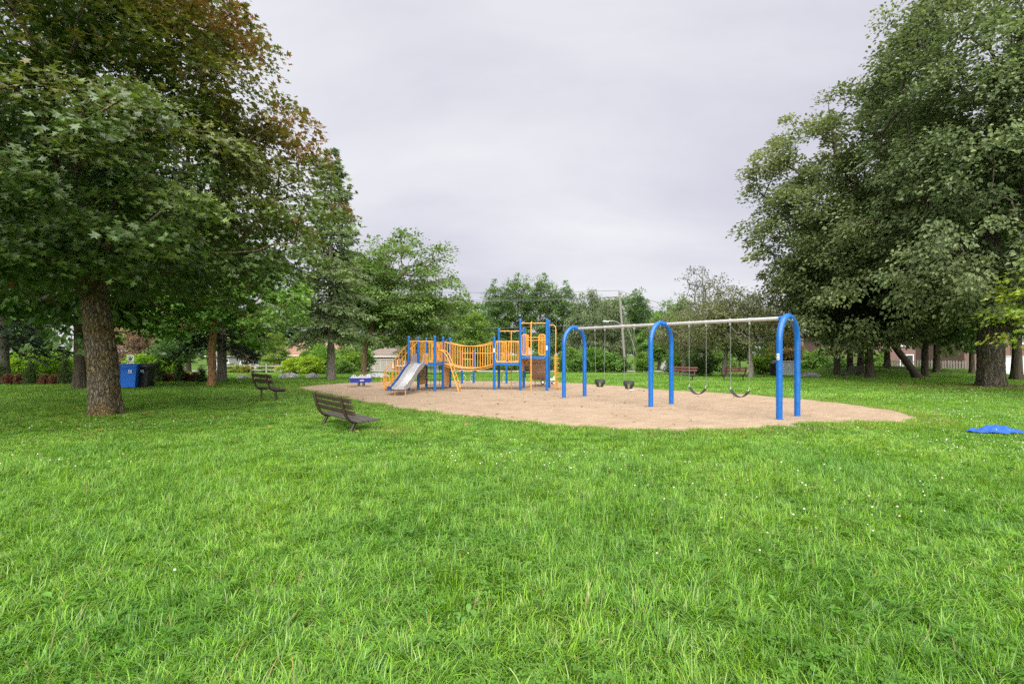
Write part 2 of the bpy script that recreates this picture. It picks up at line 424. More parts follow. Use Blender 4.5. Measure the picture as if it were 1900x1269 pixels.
ys = np.concatenate([np.linspace(-60, -4, 8), np.arange(0, 110.1, 2), np.linspace(116, 600, 16)])
gx, gy = np.meshgrid(xs, ys)
gv = np.stack([gx.ravel(), gy.ravel(), gz(gx.ravel(), gy.ravel())], 1)
nx = len(xs); ii, jj = np.meshgrid(np.arange(nx - 1), np.arange(len(ys) - 1)); q = (jj * nx + ii).ravel()
ground = link('ground', np_mesh('ground', gv, np.stack([q, q + 1, q + nx + 1, q + nx], 1), None, True), None, ground_material())
tag(ground, 'green park ground sloping gently down to the street', None, None, 'structure')

def sand_material():
    m = bpy.data.materials.new('play_sand'); m.use_nodes = True
    t = m.node_tree; b = t.nodes['Principled BSDF']
    g = t.nodes.new('ShaderNodeNewGeometry')
    def nz_(s, d, ro=0.6):
        n = t.nodes.new('ShaderNodeTexNoise'); n.inputs['Scale'].default_value = s; n.inputs['Detail'].default_value = d; n.inputs['Roughness'].default_value = ro
        t.links.new(g.outputs['Position'], n.inputs['Vector']); return n.outputs[0]
    r = t.nodes.new('ShaderNodeValToRGB'); e = r.color_ramp.elements
    e[0].position = 0.28; e[0].color = (0.27, 0.195, 0.130, 1); e[1].position = 0.72; e[1].color = (0.385, 0.290, 0.203, 1)
    t.links.new(nz_(1.3, 9, 0.72), r.inputs[0])
    # dark specks: small stones, leaves and twigs trodden into the sand
    r2 = t.nodes.new('ShaderNodeValToRGB'); e = r2.color_ramp.elements
    e[0].position = 0.27; e[0].color = (0.5, 0.42, 0.38, 1); e[1].position = 0.37; e[1].color = (1, 1, 1, 1)
    t.links.new(nz_(26, 3), r2.inputs[0])
    mm = t.nodes.new('ShaderNodeMixRGB'); mm.blend_type = 'MULTIPLY'; mm.inputs[0].default_value = 0.75
    t.links.new(r.outputs[0], mm.inputs[1]); t.links.new(r2.outputs[0], mm.inputs[2]); t.links.new(mm.outputs[0], b.inputs['Base Color'])
    b.inputs['Roughness'].default_value = 0.95; b.inputs['Specular IOR Level'].default_value = 0.15
    bp = t.nodes.new('ShaderNodeBump'); bp.inputs['Strength'].default_value = 1.0; bp.inputs['Distance'].default_value = 0.10
    t.links.new(nz_(4.5, 7), bp.inputs['Height'])
    bp2 = t.nodes.new('ShaderNodeBump'); bp2.inputs['Strength'].default_value = 0.4; bp2.inputs['Distance'].default_value = 0.01
    t.links.new(nz_(60, 3), bp2.inputs['Height']); t.links.new(bp.outputs[0], bp2.inputs['Normal']); t.links.new(bp2.outputs[0], b.inputs['Normal'])
    return m
M_sand = sand_material()
def sheet(name, poly, step, zf, m, label, kind='structure'):
    lo = poly.min(0); hi = poly.max(0)
    X, Y = np.meshgrid(np.arange(lo[0], hi[0], step), np.arange(lo[1], hi[1], step))
    P = np.stack([X.ravel(), Y.ravel()], 1) + rng.uniform(-0.3, 0.3, (X.size, 2)) * step
    P = P[sdist(P, poly) < -step * 0.5]
    n = len(poly)
    pts = [Vector(p) for p in poly] + [Vector(p) for p in P]
    v, e, f, *_ = delaunay_2d_cdt(pts, [(i, (i + 1) % n) for i in range(n)], [], 1, 1e-5)
    va = np.array([(p.x, p.y) for p in v])
    dd = np.clip(edge_dist(va, poly), 0, 1)
    z = gz(va[:, 0], va[:, 1]) + zf(va, dd)
    me = np_mesh(name, np.column_stack([va, z]), np.array([list(t) for t in f]), None, True)
    o = link(name, me, None, m)
    return tag(o, label, None, None, kind)
def sand_z(P, d):
    x, y = P[:, 0], P[:, 1]
    z = 0.045 + 0.009 * (np.sin(x * 1.9 + np.sin(y * 1.3)) * np.sin(y * 1.6 + 0.7 * np.sin(x * 0.9)) + 1) * np.clip(d * 2, 0, 1)
    z += 0.006 * (np.sin(x * 5.3 + 2 * np.sin(y * 2.1)) * np.sin(y * 4.7) + 1) * np.clip(d * 2, 0, 1)
    for cx, cy_, r_, h in ((-1.45, 21.9, 0.55, 0.13), (0.95, 19.6, 0.6, 0.10), (-8.3, 20.5, 0.8, 0.06), (1.6, 12.9, 0.9, 0.05)):
        z += h * np.exp(-(((x - cx) / r_) ** 2 + ((y - cy_) / (0.6 * r_)) ** 2))
    for cx, cy_ in ((2.8, 15.3), (3.5, 14.45), (4.9, 12.75), (5.6, 11.9)):      # hollows scuffed under the swings
        z -= 0.045 * np.exp(-(((x - cx) / .45) ** 2 + ((y - cy_) / .35) ** 2))
    return np.maximum(z, 0.005) * np.clip(d * 4, 0.15, 1)
def gsand(x, y):
    P = np.array([[x, y]]); d = sdist(P)
    return float(sand_z(P, np.clip(-d, 0, 1))[0]) if d[0] < 0 else gzf(x, y)
sheet('sand', SAND, 0.22, sand_z, M_sand, 'pale tan sand pit with trodden surface under the play equipment')
# worn bare earth in front of the near bench
_t = np.linspace(0, 2 * math.pi, 40, endpoint=False)
PATCH = np.stack([-2.40 + 0.38 * np.cos(_t) * (1 + 0.2 * np.sin(3 * _t)), 9.45 + 0.42 * np.sin(_t) * (1 + 0.15 * np.sin(5 * _t + 1))], 1)
sheet('bare_earth', PATCH, 0.1, lambda P, d: 0.006 + 0 * d, mat('dry_earth', (0.30, 0.21, 0.13), 0.95, 0, (9, (0.38, 0.28, 0.18), 6), (30, 0.5, 0.01)), 'bare sandy patch of ground worn in front of the bench')
# leaf mulch ring under the big linden
LIN = (at(1838, 21.6), 21.6)
MULCH = np.stack([LIN[0] + 1.0 + 2.6 * np.cos(_t) * (1 + 0.12 * np.sin(3 * _t)), LIN[1] - 0.1 + 1.15 * np.sin(_t) * (1 + 0.1 * np.sin(5 * _t))], 1)
sheet('mulch', MULCH, 0.2, lambda P, d: 0.006 + 0 * d, mat('leaf_mulch', (0.085, 0.05, 0.03), 0.95, 0, (11, (0.17, 0.10, 0.06), 6), (30, 0.8, 0.02)), 'brown leaf mulch spread round the thick linden trunk')

def ribbon(name, pts, w, dz, m, label, n=40):
    P = [np.array(p, float) for p in pts]
    path = []
    for i in range(len(P) - 1):
        p0 = P[max(i - 1, 0)]; p1 = P[i]; p2 = P[i + 1]; p3 = P[min(i + 2, len(P) - 1)]
        for t in np.linspace(0, 1, n // (len(P) - 1) + 2)[:-1]:
            path.append(0.5 * ((2 * p1) + (-p0 + p2) * t + (2 * p0 - 5 * p1 + 4 * p2 - p3) * t * t + (-p0 + 3 * p1 - 3 * p2 + p3) * t ** 3))
    path.append(P[-1]); path = np.array(path)
    T = np.gradient(path, axis=0); T /= np.linalg.norm(T, axis=1)[:, None]; N = np.stack([-T[:, 1], T[:, 0]], 1)
    k = 5; rows = []
    for s_ in np.linspace(-0.5, 0.5, k):
        q_ = path + N * (w * s_); rows.append(np.column_stack([q_, gz(q_[:, 0], q_[:, 1]) + dz]))
    V = np.stack(rows, 1).reshape(-1, 3); m_ = len(path)
    i_, j_ = np.meshgrid(np.arange(m_ - 1), np.arange(k - 1)); b_ = (i_ * k + j_).ravel()
    o = link(name, np_mesh(name, V, np.stack([b_, b_ + k, b_ + k + 1, b_ + 1], 1)), None, m)
    return tag(o, label, None, None, 'structure')
M_conc = mat('concrete', (0.42, 0.40, 0.36), 0.9, 0, (1.5, (0.52, 0.50, 0.46), 7))
M_asph = mat('asphalt', (0.12, 0.12, 0.125), 0.9, 0, (2, (0.17, 0.17, 0.175), 7))
M_drive = mat('driveway_asphalt', (0.22, 0.21, 0.21), 0.9, 0, (2, (0.28, 0.27, 0.26), 7))
ribbon('path', [(-60, 30.5), (-30, 31.0), (-18, 31.6), (-9, 34.0), (0, 41), (12, 43.5), (24, 45)], 2.4, 0.03, M_conc, 'pale concrete footpath crossing behind the playground')
ribbon('street', [(-140, 66), (-60, 65), (0, 64), (40, 63), (120, 62)], 7.5, 0.05, M_asph, 'grey asphalt street running along the far side of the park')
ribbon('pavement', [(-140, 71.6), (-60, 70.6), (0, 69.6), (40, 68.6), (120, 67.6)], 1.6, 0.17, M_conc, 'concrete pavement along the houses beyond the street')
ribbon('driveway', [(-28.5, 88), (-26, 80), (-23.5, 70), (-19, 60)], 5.5, 0.09, M_drive, 'grey driveway leading up to the beige garage door')
for kx, nm in ((60.1, 'near'), (67.4, 'far')):
    pass
kerb_pts = [(-140, 69.9), (-60, 68.9), (0, 67.9), (40, 66.9), (120, 65.9)]
kb = MB(); 
for a_, b_ in zip(kerb_pts[:-1], kerb_pts[1:]):
    for k_ in range(12):
        t0, t1 = k_ / 12, (k_ + 1) / 12
        p0 = (a_[0] + (b_[0] - a_[0]) * t0, a_[1] + (b_[1] - a_[1]) * t0); p1 = (a_[0] + (b_[0] - a_[0]) * t1, a_[1] + (b_[1] - a_[1]) * t1)
        z0, z1 = gzf(*p0), gzf(*p1)
        kb.add([(p0[0], p0[1], z0 - .05), (p1[0], p1[1], z1 - .05), (p1[0], p1[1] + .15, z1 - .05), (p0[0], p0[1] + .15, z0 - .05),
                (p0[0], p0[1], z0 + .18), (p1[0], p1[1], z1 + .18), (p1[0], p1[1] + .15, z1 + .18), (p0[0], p0[1] + .15, z0 + .18)],
               [(0, 3, 2, 1), (4, 5, 6, 7), (0, 1, 5, 4), (2, 3, 7, 6), (0, 4, 7, 3), (1, 2, 6, 5)])
tag(kb.build('kerb', M_conc), 'pale concrete kerb along the street', None, None, 'structure')

# ------------------------------------------------------------------ grass (one lawn, nobody could count it)
def blades(n, size, lmin, lmax, width, segs, seed, lean=0.55, clover=0, dry=0.02, flow=1.0, tall=None):
    r = np.random.default_rng(seed)
    P = r.uniform(-size / 2, size / 2, (n, 2))
    ph = r.uniform(0, 6.28, 6); k = 2 * math.pi / size
    # blades gather in tussocks that lie over in a common direction
    f = np.sin(P[:, 0] * k * 2 + ph[0] + np.sin(P[:, 1] * k + ph[1])) + np.sin(P[:, 1] * k * 2 + ph[2] + np.sin(P[:, 0] * k + ph[3]))
    L = (lmin + (lmax - lmin) * r.beta(2, 2.6, n)) * (1 + 0.20 * f)
    az = ph[4] + flow * 1.1 * f + r.normal(0, 1.15, n)
    ln = np.clip(r.normal(lean, 0.32, n), 0.05, 1.35)
    d = np.stack([np.cos(az), np.sin(az)], 1); side = np.stack([-d[:, 1], d[:, 0]], 1)
    tw = r.normal(0, 0.35, n)
    w = width * r.uniform(0.7, 1.3, n)
    V = []; ts = np.linspace(0, 1, segs + 1)
    for t in ts:
        ang = ln * (0.25 + 1.15 * t)
        if t == 0: hx = np.zeros(n); hz = np.zeros(n); prev = 0
        else:
            a_ = ln * (0.25 + 1.15 * (t + prev) / 2 * 1.15)
            hx = hx + np.sin(a_) * L * (t - prev); hz = hz + np.cos(a_) * L * (t - prev); prev = t
        c = np.column_stack([P + d * hx[:, None], hz])
        ww = w * (1 - t ** 1.6) * 0.5 + 0.0002
        s3 = np.column_stack([side, np.zeros(n)]) * ww[:, None]
        s3[:, 2] += np.sin(tw) * ww * 0.5
        if t < 1:
            V += [c - s3, c + s3]
        else:
            V += [c]
    k_ = len(V); VV = np.stack(V, 1).reshape(-1, 3); base = np.arange(n)[:, None] * k_
    quads = np.concatenate([base + np.array([[2 * i, 2 * i + 1, 2 * i + 3, 2 * i + 2]]) for i in range(segs - 1)]) if segs > 1 else np.zeros((0, 4), int)
    tri = base + np.array([[2 * (segs - 1), 2 * (segs - 1) + 1, 2 * segs]])
    g = r.uniform(0, 1, n)
    c0 = np.array([0.095, 0.245, 0.012]); c1 = np.array([0.275, 0.500, 0.050])
    col = c0 + (c1 - c0) * g[:, None]
    blu = r.random(n) < 0.15; col[blu] = np.array([0.125, 0.280, 0.065]) * r.uniform(0.8, 1.2, (blu.sum(), 1))
    pl = r.random(n) < 0.13; col[pl] = np.array([0.30, 0.43, 0.14]) * r.uniform(0.8, 1.15, (pl.sum(), 1))
    dk = r.random(n) < 0.20; col[dk] = np.array([0.045, 0.125, 0.012]) * r.uniform(0.8, 1.2, (dk.sum(), 1))
    dr = r.random(n) < dry; col[dr] = np.array([0.32, 0.24, 0.10]) * r.uniform(0.7, 1.1, (dr.sum(), 1))
    C = np.repeat(col, k_, axis=0)
    # the sheath at the foot of a blade is paler yellow-green
    faces = [quads, tri] if segs > 1 else [tri]
    if clover:
        m = clover; cp = r.uniform(-size / 2, size / 2, (m, 2)); cp = cp[np.sin(cp[:, 0] * k + ph[5]) + np.sin(cp[:, 1] * k + ph[0]) > -0.3]
        m = len(cp); h = r.uniform(0.035, 0.085, m); az = r.uniform(0, 6.28, m); rad = r.uniform(0.009, 0.015, m)
        vs = []; qs = []
        for j in range(3):
            a_ = az + j * 2.094
            dd_ = np.stack([np.cos(a_), np.sin(a_)], 1); sd_ = np.stack([-dd_[:, 1], dd_[:, 0]], 1)
            for (u_, v_, zz) in ((0.05, 0, 0), (0.9, 0.75, 0.2), (1.75, 0.55, 0.25), (1.9, 0, 0.12), (1.75, -0.55, 0.25), (0.9, -0.75, 0.2)):
                vs.append(np.column_stack([cp + (dd_ * u_ + sd_ * v_) * rad[:, None], h + zz * rad]))
        CV = np.stack(vs, 1).reshape(-1, 3); off = len(VV); b2 = np.arange(m)[:, None] * 18 + off
        q6 = np.concatenate([b2 + 6 * j + np.array([[0, 1, 2, 3, 4, 5]]) for j in range(3)])
        VV = np.concatenate([VV, CV]); C = np.concatenate([C, np.repeat(np.array([0.105, 0.240, 0.030]) * r.uniform(0.7, 1.25, (m, 1)), 18, axis=0)])
        faces = faces + [q6]
    return VV, faces, C

patch_col = bpy.data.collections.new('grass_patches')
PATCHES = []
def patch(*a, **k):
    V_, F_, C_ = blades(*a, **k)
    nm = 'grass_patch_%02d' % len(PATCHES)
    me = np_mesh(nm, V_, F_, C_); me.materials.append(L_grass)
    o = bpy.data.objects.new(nm, me); patch_col.objects.link(o); PATCHES.append(o)
    return len(PATCHES) - 1
near_ids = [patch(2100, 0.56, 0.035, 0.150, 0.0056, 4, 100 + i, lean=(0.95, 1.1, 0.8, 1.0, 0.9, 1.15, 0.85, 0.7)[i], clover=(40, 0, 150, 30, 0, 90, 15, 230)[i], dry=(0.012, 0.03, 0.008, 0.012, 0.02, 0.008, 0.035, 0.008)[i]) for i in range(8)]
mid_ids = [patch(3600, 1.1, 0.03, 0.095, 0.0072, 2, 200 + i, lean=(0.6, 0.8, 0.5, 0.7, 0.65)[i], clover=(90, 0, 200, 50, 0)[i], dry=(0.02, 0.05, 0.01, 0.02, 0.03)[i]) for i in range(5)]
far_ids = [patch(2600, 2.2, 0.035, 0.085, 0.013, 1, 300 + i, lean=0.55) for i in range(4)]
edge_ids = [patch(110, 0.26, 0.03, 0.10, 0.006, 2, 400 + i, lean=0.65, dry=(0.06, 0.2, 0.4, 0.12)[i]) for i in range(4)]

pts, pid, prot, psc = [], [], [], []
NO_GRASS = [MULCH, PATCH]
def scatter(y0, y1, step, ids, size, smin, smax, over=0.5):
    ny = int((y1 - y0) / step)
    for j in range(ny + 1):
        y = y0 + j * step
        half = y * 1.07 + 2.5
        nxx = int(2 * half / step)
        X = -half + (np.arange(nxx) + 0.5 * (j % 2)) * step
        P = np.column_stack([X, np.full(nxx, y)]) + rng.uniform(-0.3, 0.3, (nxx, 2)) * step
        d = sdist(P); ok = d > size * 0.40
        for poly in NO_GRASS: ok &= sdist(P, poly) > size * 0.30
        P = P[ok]
        # the lawn grows higher in some places than in others, and thin in the trees' shade
        f = np.sin(P[:, 0] * 0.9 + np.sin(P[:, 1] * 0.7)) + np.sin(P[:, 1] * 1.1 + 1.5 + np.sin(P[:, 0] * 0.6 + 2))
        s = smin + (smax - smin) * np.clip(0.5 + 0.18 * f + 0.14 * np.sin(P[:, 0] * 3.7 + 2 * np.sin(P[:, 1] * 2.3)) + rng.normal(0, 0.26, len(P)), -0.1, 1.25)
        for c_, r_ in (((-10.2, 12.1), 5.5), (LIN, 7.0)):
            dd = np.hypot(P[:, 0] - c_[0], P[:, 1] - c_[1]); s = s * (1 - 0.4 * np.exp(-(dd / r_) ** 2))
        pts.extend(np.column_stack([P, gz(P[:, 0], P[:, 1])])); pid.extend(rng.choice(ids, len(P))); prot.extend(rng.uniform(0, 6.283, len(P))); psc.extend(s)
scatter(1.2, 6.4, 0.38, near_ids, 0.56, 0.65, 1.45)
scatter(6.6, 15.0, 0.78, mid_ids, 1.1, 0.70, 1.30)
scatter(15.6, 30.0, 1.60, far_ids, 2.2, 0.8, 1.2)
scatter(31.0, 58.0, 2.2, far_ids, 2.2, 1.2, 1.6)
# ragged fringe along the sand and round the bare patches
for poly in (SAND, PATCH, MULCH):
    per = np.concatenate([poly + (np.roll(poly, -1, 0) - poly) * t for t in np.linspace(0, 1, 5)[:-1]])
    reps = 4 if poly is not PATCH else 1
    for k_ in range(reps):
        P = per + rng.normal(0, 0.10 + 0.10 * k_, per.shape)
        sd_ = sdist(P, poly)
        P = P[(sd_ > -0.05 - 0.10 * rng.random(len(P))) & (sd_ < 0.75)]
        if poly is not SAND: P = P[sdist(P, SAND) > 0.05]
        pts.extend(np.column_stack([P, gz(P[:, 0], P[:, 1])])); pid.extend(rng.choice(edge_ids, len(P))); prot.extend(rng.uniform(0, 6.283, len(P))); psc.extend(rng.uniform(0.7, 1.3, len(P)))
# a few tufts that have strayed into the sand
for px, py in ((1500, 787), (1535, 786), (1470, 789), (1200, 728), (1225, 731), (1340, 736), (1020, 727), (1480, 777), (640, 722), (1420, 796), (1590, 783), (1560, 785), (1515, 784)):
    p_ = G(px, py)
    for _ in range(4):
        pts.append((p_[0] + rng.normal(0, .2), p_[1] + rng.normal(0, .2), 0.01)); pid.append(rng.choice(edge_ids)); prot.append(rng.uniform(0, 6.28)); psc.append(rng.uniform(.5, .9))

pm = bpy.data.meshes.new('grass'); pm.vertices.add(len(pts))
pm.vertices.foreach_set('co', np.array(pts, np.float32).ravel())
for nm, tp, arr in (('pid', 'INT', np.array(pid, np.int32)), ('prot', 'FLOAT', np.array(prot, np.float32)), ('psc', 'FLOAT', np.array(psc, np.float32))):
    a_ = pm.attributes.new(nm, tp, 'POINT'); a_.data.foreach_set('value', arr)
pm.update()
grass = link('grass', pm)
tag(grass, 'long uncut green lawn grass with clover leaves in the park', None, None, 'stuff')
ng = bpy.data.node_groups.new('lay_grass', 'GeometryNodeTree')
ng.interface.new_socket('Geometry', in_out='INPUT', socket_type='NodeSocketGeometry'); ng.interface.new_socket('Geometry', in_out='OUTPUT', socket_type='NodeSocketGeometry')
gi = ng.nodes.new('NodeGroupInput'); go = ng.nodes.new('NodeGroupOutput')
iop = ng.nodes.new('GeometryNodeInstanceOnPoints'); ci = ng.nodes.new('GeometryNodeCollectionInfo')
ci.inputs['Collection'].default_value = patch_col; ci.inputs['Separate Children'].default_value = True; ci.inputs['Reset Children'].default_value = True
def named(nm, tp):
    n = ng.nodes.new('GeometryNodeInputNamedAttribute'); n.data_type = tp; n.inputs['Name'].default_value = nm; return n.outputs['Attribute']
sc_ = ng.nodes.new('ShaderNodeCombineXYZ'); sc_.inputs[0].default_value = 1.08; sc_.inputs[1].default_value = 1.08; ng.links.new(named('psc', 'FLOAT'), sc_.inputs[2])
cx = ng.nodes.new('ShaderNodeCombineXYZ'); ng.links.new(named('prot', 'FLOAT'), cx.inputs[2])
ng.links.new(gi.outputs[0], iop.inputs['Points']); ng.links.new(ci.outputs[0], iop.inputs['Instance']); iop.inputs['Pick Instance'].default_value = True
ng.links.new(named('pid', 'INT'), iop.inputs['Instance Index']); ng.links.new(cx.outputs[0], iop.inputs['Rotation']); ng.links.new(sc_.outputs[0], iop.inputs['Scale'])
ng.links.new(iop.outputs[0], go.inputs[0])
gmod = grass.modifiers.new('lay_grass', 'NODES'); gmod.node_group = ng

# ------------------------------------------------------------------ foliage tools
LEAF = {
    'maple': (np.array([(0, .35, -.06), (0, .10, 0), (.50, .15, .05), (.24, .42, 0), (.52, .78, .06), (.14, .68, 0), (0, 1.02, -.03), (-.14, .68, 0), (-.52, .78, .06), (-.24, .42, 0), (-.50, .15, .05)], float),
              [np.array([[0, i, i + 1] for i in range(1, 10)] + [[0, 10, 1]])]),
    'ovate': (np.array([(0, 0, 0), (.36, .26, .10), (.25, .70, .09), (0, 1, -.06), (-.25, .70, .09), (-.36, .26, .10)], float), [np.array([[0, 1, 2, 3], [0, 3, 4, 5]])]),
    'plain': (np.array([(0, 0, 0), (.34, .45, .08), (0, 1, 0), (-.34, .45, .08)], float), [np.array([[0, 1, 2, 3]])]),
    'slim': (np.array([(0, 0, 0), (.13, .45, .02), (0, 1, -.05), (-.13, .45, .02)], float), [np.array([[0, 1, 2, 3]])]),
    'sprig': (np.array([(0, 0, 0), (.16, .4, .03), (0, 1, 0), (-.16, .4, .03), (0, .4, .15), (0, .4, -.12)], float), [np.array([[0, 1, 2, 3], [0, 4, 2, 5]])]),
}
def leaf_arrays(kind, pos, ydir, ndir, size, col):
    T, F = LEAF[kind]
    y = ydir / np.linalg.norm(ydir, axis=1)[:, None]
    x = np.cross(y, ndir); x /= np.linalg.norm(x, axis=1)[:, None] + 1e-9
    z = np.cross(x, y)
    S = size[:, None, None]
    V_ = pos[:, None, :] + S * (T[None, :, 0, None] * x[:, None] + T[None, :, 1, None] * y[:, None] + T[None, :, 2, None] * z[:, None])
    k = len(T); n = len(pos)
    faces = [(np.arange(n)[:, None, None] * k + f[None]).reshape(-1, f.shape[1]) for f in F]
    return V_.reshape(-1, 3), faces, np.repeat(col, k, axis=0)

def branch_mesh(r, trunk_nodes, trunk_rad, centers, tip=0.012, kpow=0.48, sag=0.10, nside=5, maxr=None):
    """limbs that reach every leaf clump: each clump grows from the nearest limb that is already there"""
    nodes = [np.array(p, float) for p in trunk_nodes]; par = [-1] * len(nodes); plen = [i * 0.15 for i in range(len(nodes))]
    order = np.argsort(np.linalg.norm(centers - nodes[0], axis=1))
    tips = []
    nt0 = len(nodes)
    for ci_ in order:
        c = centers[ci_]; A = np.array(nodes)
        d = np.linalg.norm(A - c, axis=1); cost = d + 0.30 * np.array(plen) + 0.9 * np.clip(A[:, 2] - c[2], 0, 9) * 0.6
        i = int(np.argmin(cost)); a = A[i]; L = d[i]
        m = max(2, int(L / 0.55)); prev = i
        jit = r.normal(0, 0.055 * L, (m, 3))
        for s_ in range(1, m + 1):
            t = s_ / m
            p = a + (c - a) * t + (jit[s_ - 1] * (t < 1)); p[2] += sag * L * math.sin(math.pi * t)
            nodes.append(p); par.append(prev); plen.append(plen[prev] + L / m); prev = len(nodes) - 1
        tips.append(prev)
    N = len(nodes); w = np.zeros(N)
    for t in tips: w[t] += 1
    for i in range(N - 1, nt0 - 1, -1): w[par[i]] += w[i]
    rad = tip * np.maximum(w, 0.4) ** kpow
    if maxr: rad = np.minimum(rad, maxr)
    A = np.array(nodes); V_, F_, J_ = [], [], []; off = 0; ringof = {}; last = None
    ang = np.arange(nside) * 2 * math.pi / nside; ca, sa = np.cos(ang), np.sin(ang)
    for i in range(nt0, N):
        p = par[i]; a, b = A[p], A[i]; d = b - a; l = np.linalg.norm(d)
        if l < 1e-4: continue
        d /= l; h = np.array([0, 0, 1.0]) if abs(d[2]) < .9 else np.array([1.0, 0, 0])
        x = np.cross(d, h); x /= np.linalg.norm(x); y = np.cross(d, x)
        ra = min(rad[p], rad[i] * 1.6) if p >= nt0 else rad[i] * 1.5
        ring = ca[:, None] * x + sa[:, None] * y
        V_.append(a + ring * ra); V_.append(b + d * rad[i] * 0.5 + ring * rad[i])
        k = np.arange(nside); J_.append((off, off + 1, ringof[p] if p in ringof else (last if last is not None else off + 2))); last = off if p not in ringof else last; ringof[i] = off + nside; F_.append(np.stack([off + k, off + (k + 1) % nside, off + nside + (k + 1) % nside, off + nside + k], 1)); off += 2 * nside
    return np.concatenate(V_), [np.concatenate(F_), np.array(J_)]

def trunk_mesh(r, path, radii, n=20, flare=0.5, ridges=0.04, nr=9, step=0.12):
    """path: points; radii at them. Root flare with buttresses, ridged bark."""
    path = np.array(path, float); seg = np.linalg.norm(np.diff(path, axis=0), axis=1); s = np.concatenate([[0], np.cumsum(seg)])
    m = max(6, int(s[-1] / step)); t = np.linspace(0, s[-1], m)
    C = np.stack([np.interp(t, s, path[:, k]) for k in range(3)], 1); rad = np.interp(t, s, radii)
    # smooth the centre line
    for _ in range(3): C[1:-1] = 0.25 * C[:-2] + 0.5 * C[1:-1] + 0.25 * C[2:]
    a = np.arange(n) * 2 * math.pi / n; ph = r.uniform(0, 6.28, 5)
    h = t
    but = flare * np.exp(-h / 0.28)[:, None] * (0.55 + 0.45 * np.sin(a * 5 + ph[0])[None] + 0.25 * np.sin(a * 3 + ph[1])[None])
    rid = ridges * (np.sin(a[None] * nr * 1.0 + ph[2] + 0.9 * np.sin(h[:, None] * 2.3 + ph[3])) * 0.6 + 0.6 * np.sin(a[None] * nr * 2 + 3 * np.sin(h[:, None] * 3.1) + ph[4]))
    lump = 0.05 * np.sin(a[None] * 2 + h[:, None] * 1.3 + ph[1])
    RR = rad[:, None] * (1 + but + rid + lump)
    V_ = np.stack([C[:, 0, None] + RR * np.cos(a), C[:, 1, None] + RR * np.sin(a), np.repeat(C[:, 2, None], n, 1)], 2).reshape(-1, 3)
    i, j = np.meshgrid(np.arange(m - 1), np.arange(n)); i = i.ravel(); j = j.ravel()
    F_ = np.stack([i * n + j, i * n + (j + 1) % n, (i + 1) * n + (j + 1) % n, (i + 1) * n + j], 1)
    return V_, F_, C

def crown_points(r, lobes, n, shell=0.55, zmin=None, lump=0.18):
    out = []
    W = np.array([l[6] if len(l) > 6 else l[3] * l[4] * l[5] for l in lobes]); W = W / W.sum()
    while len(out) < n:
        l = lobes[r.choice(len(lobes), p=W)]
        d = r.normal(0, 1, 3); d /= np.linalg.norm(d)
        rr = (shell ** 3 + (1 - shell ** 3) * r.random()) ** (1 / 3)
        b = 1 + lump * (math.sin(3.1 * d[0] + 2.3 * d[2] * 1.7 + l[0]) * math.sin(2.7 * d[1] + 3.3 * d[2] + l[1]))
        p = np.array(l[:3]) + d * rr * b * np.array(l[3:6])
        if zmin is not None and p[2] < zmin: continue
        out.append(p)
    return np.array(out)

def spray_leaves(r, centers, crown_c, per, rad, flat, kind, size, pal, droop=0.35, tilt=0.55, bias=None, jitter=0.16, hang=0.0):
    """leaf clumps: flattened pads of leaves round every limb tip. pal(radial fraction, clump noise, leaf noise) -> colour"""
    n = len(centers); k = per
    C = np.repeat(centers, k, axis=0); N = len(C)
    d = r.normal(0, 1, (N, 3)); d /= np.linalg.norm(d, axis=1)[:, None]
    rr = r.random(N) ** 0.5
    rc = np.repeat(rad * r.uniform(0.65, 1.35, n), k)
    off = d * (rr * rc)[:, None]; off[:, 2] *= flat
    out = np.repeat((centers - crown_c), k, axis=0); ol = np.linalg.norm(out, axis=1)[:, None]; out = out / (ol + 1e-6)
    off += out * (rc * 0.25)[:, None]
    hz = np.hypot(off[:, 0], off[:, 1]); off[:, 2] -= droop * hz ** 2 / (rc + 1e-6)
    if hang: off[:, 2] -= hang * r.random(N) ** 1.3
    pos = C + off
    yd = off * np.array([1, 1, 0.3]) / (rc[:, None] + 1e-6) + out * 0.5 + r.normal(0, 0.35, (N, 3)); yd[:, 2] -= 0.35 + hang * 0.8
    nd = np.array([0, 0, 1.0]) + out * 0.35 + r.normal(0, tilt, (N, 3))
    sz = size * r.uniform(0.6, 1.3, N)
    ext = np.linalg.norm(pos - crown_c, axis=1); fr = ext / np.percentile(ext, 97)
    cn = np.repeat(r.random(n), k); ln = r.random(N)
    col = pal(fr, cn, ln, (pos[:, 2] - pos[:, 2].min()) / (np.ptp(pos[:, 2]) + 1e-6))
    col = col * (1 + jitter * r.normal(0, 1, (N, 1)))
    return leaf_arrays(kind, pos, yd, nd, sz, np.clip(col, 0.004, 1))

def lerp(a, b, t):
    return np.array(a)[None] * (1 - t[:, None]) + np.array(b)[None] * t[:, None]
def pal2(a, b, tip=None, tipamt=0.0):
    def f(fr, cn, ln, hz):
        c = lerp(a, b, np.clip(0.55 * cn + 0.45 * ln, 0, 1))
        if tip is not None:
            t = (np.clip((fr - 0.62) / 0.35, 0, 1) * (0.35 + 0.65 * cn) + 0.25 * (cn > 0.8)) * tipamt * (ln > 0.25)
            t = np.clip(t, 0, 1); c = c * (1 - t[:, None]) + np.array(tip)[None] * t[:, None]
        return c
    return f

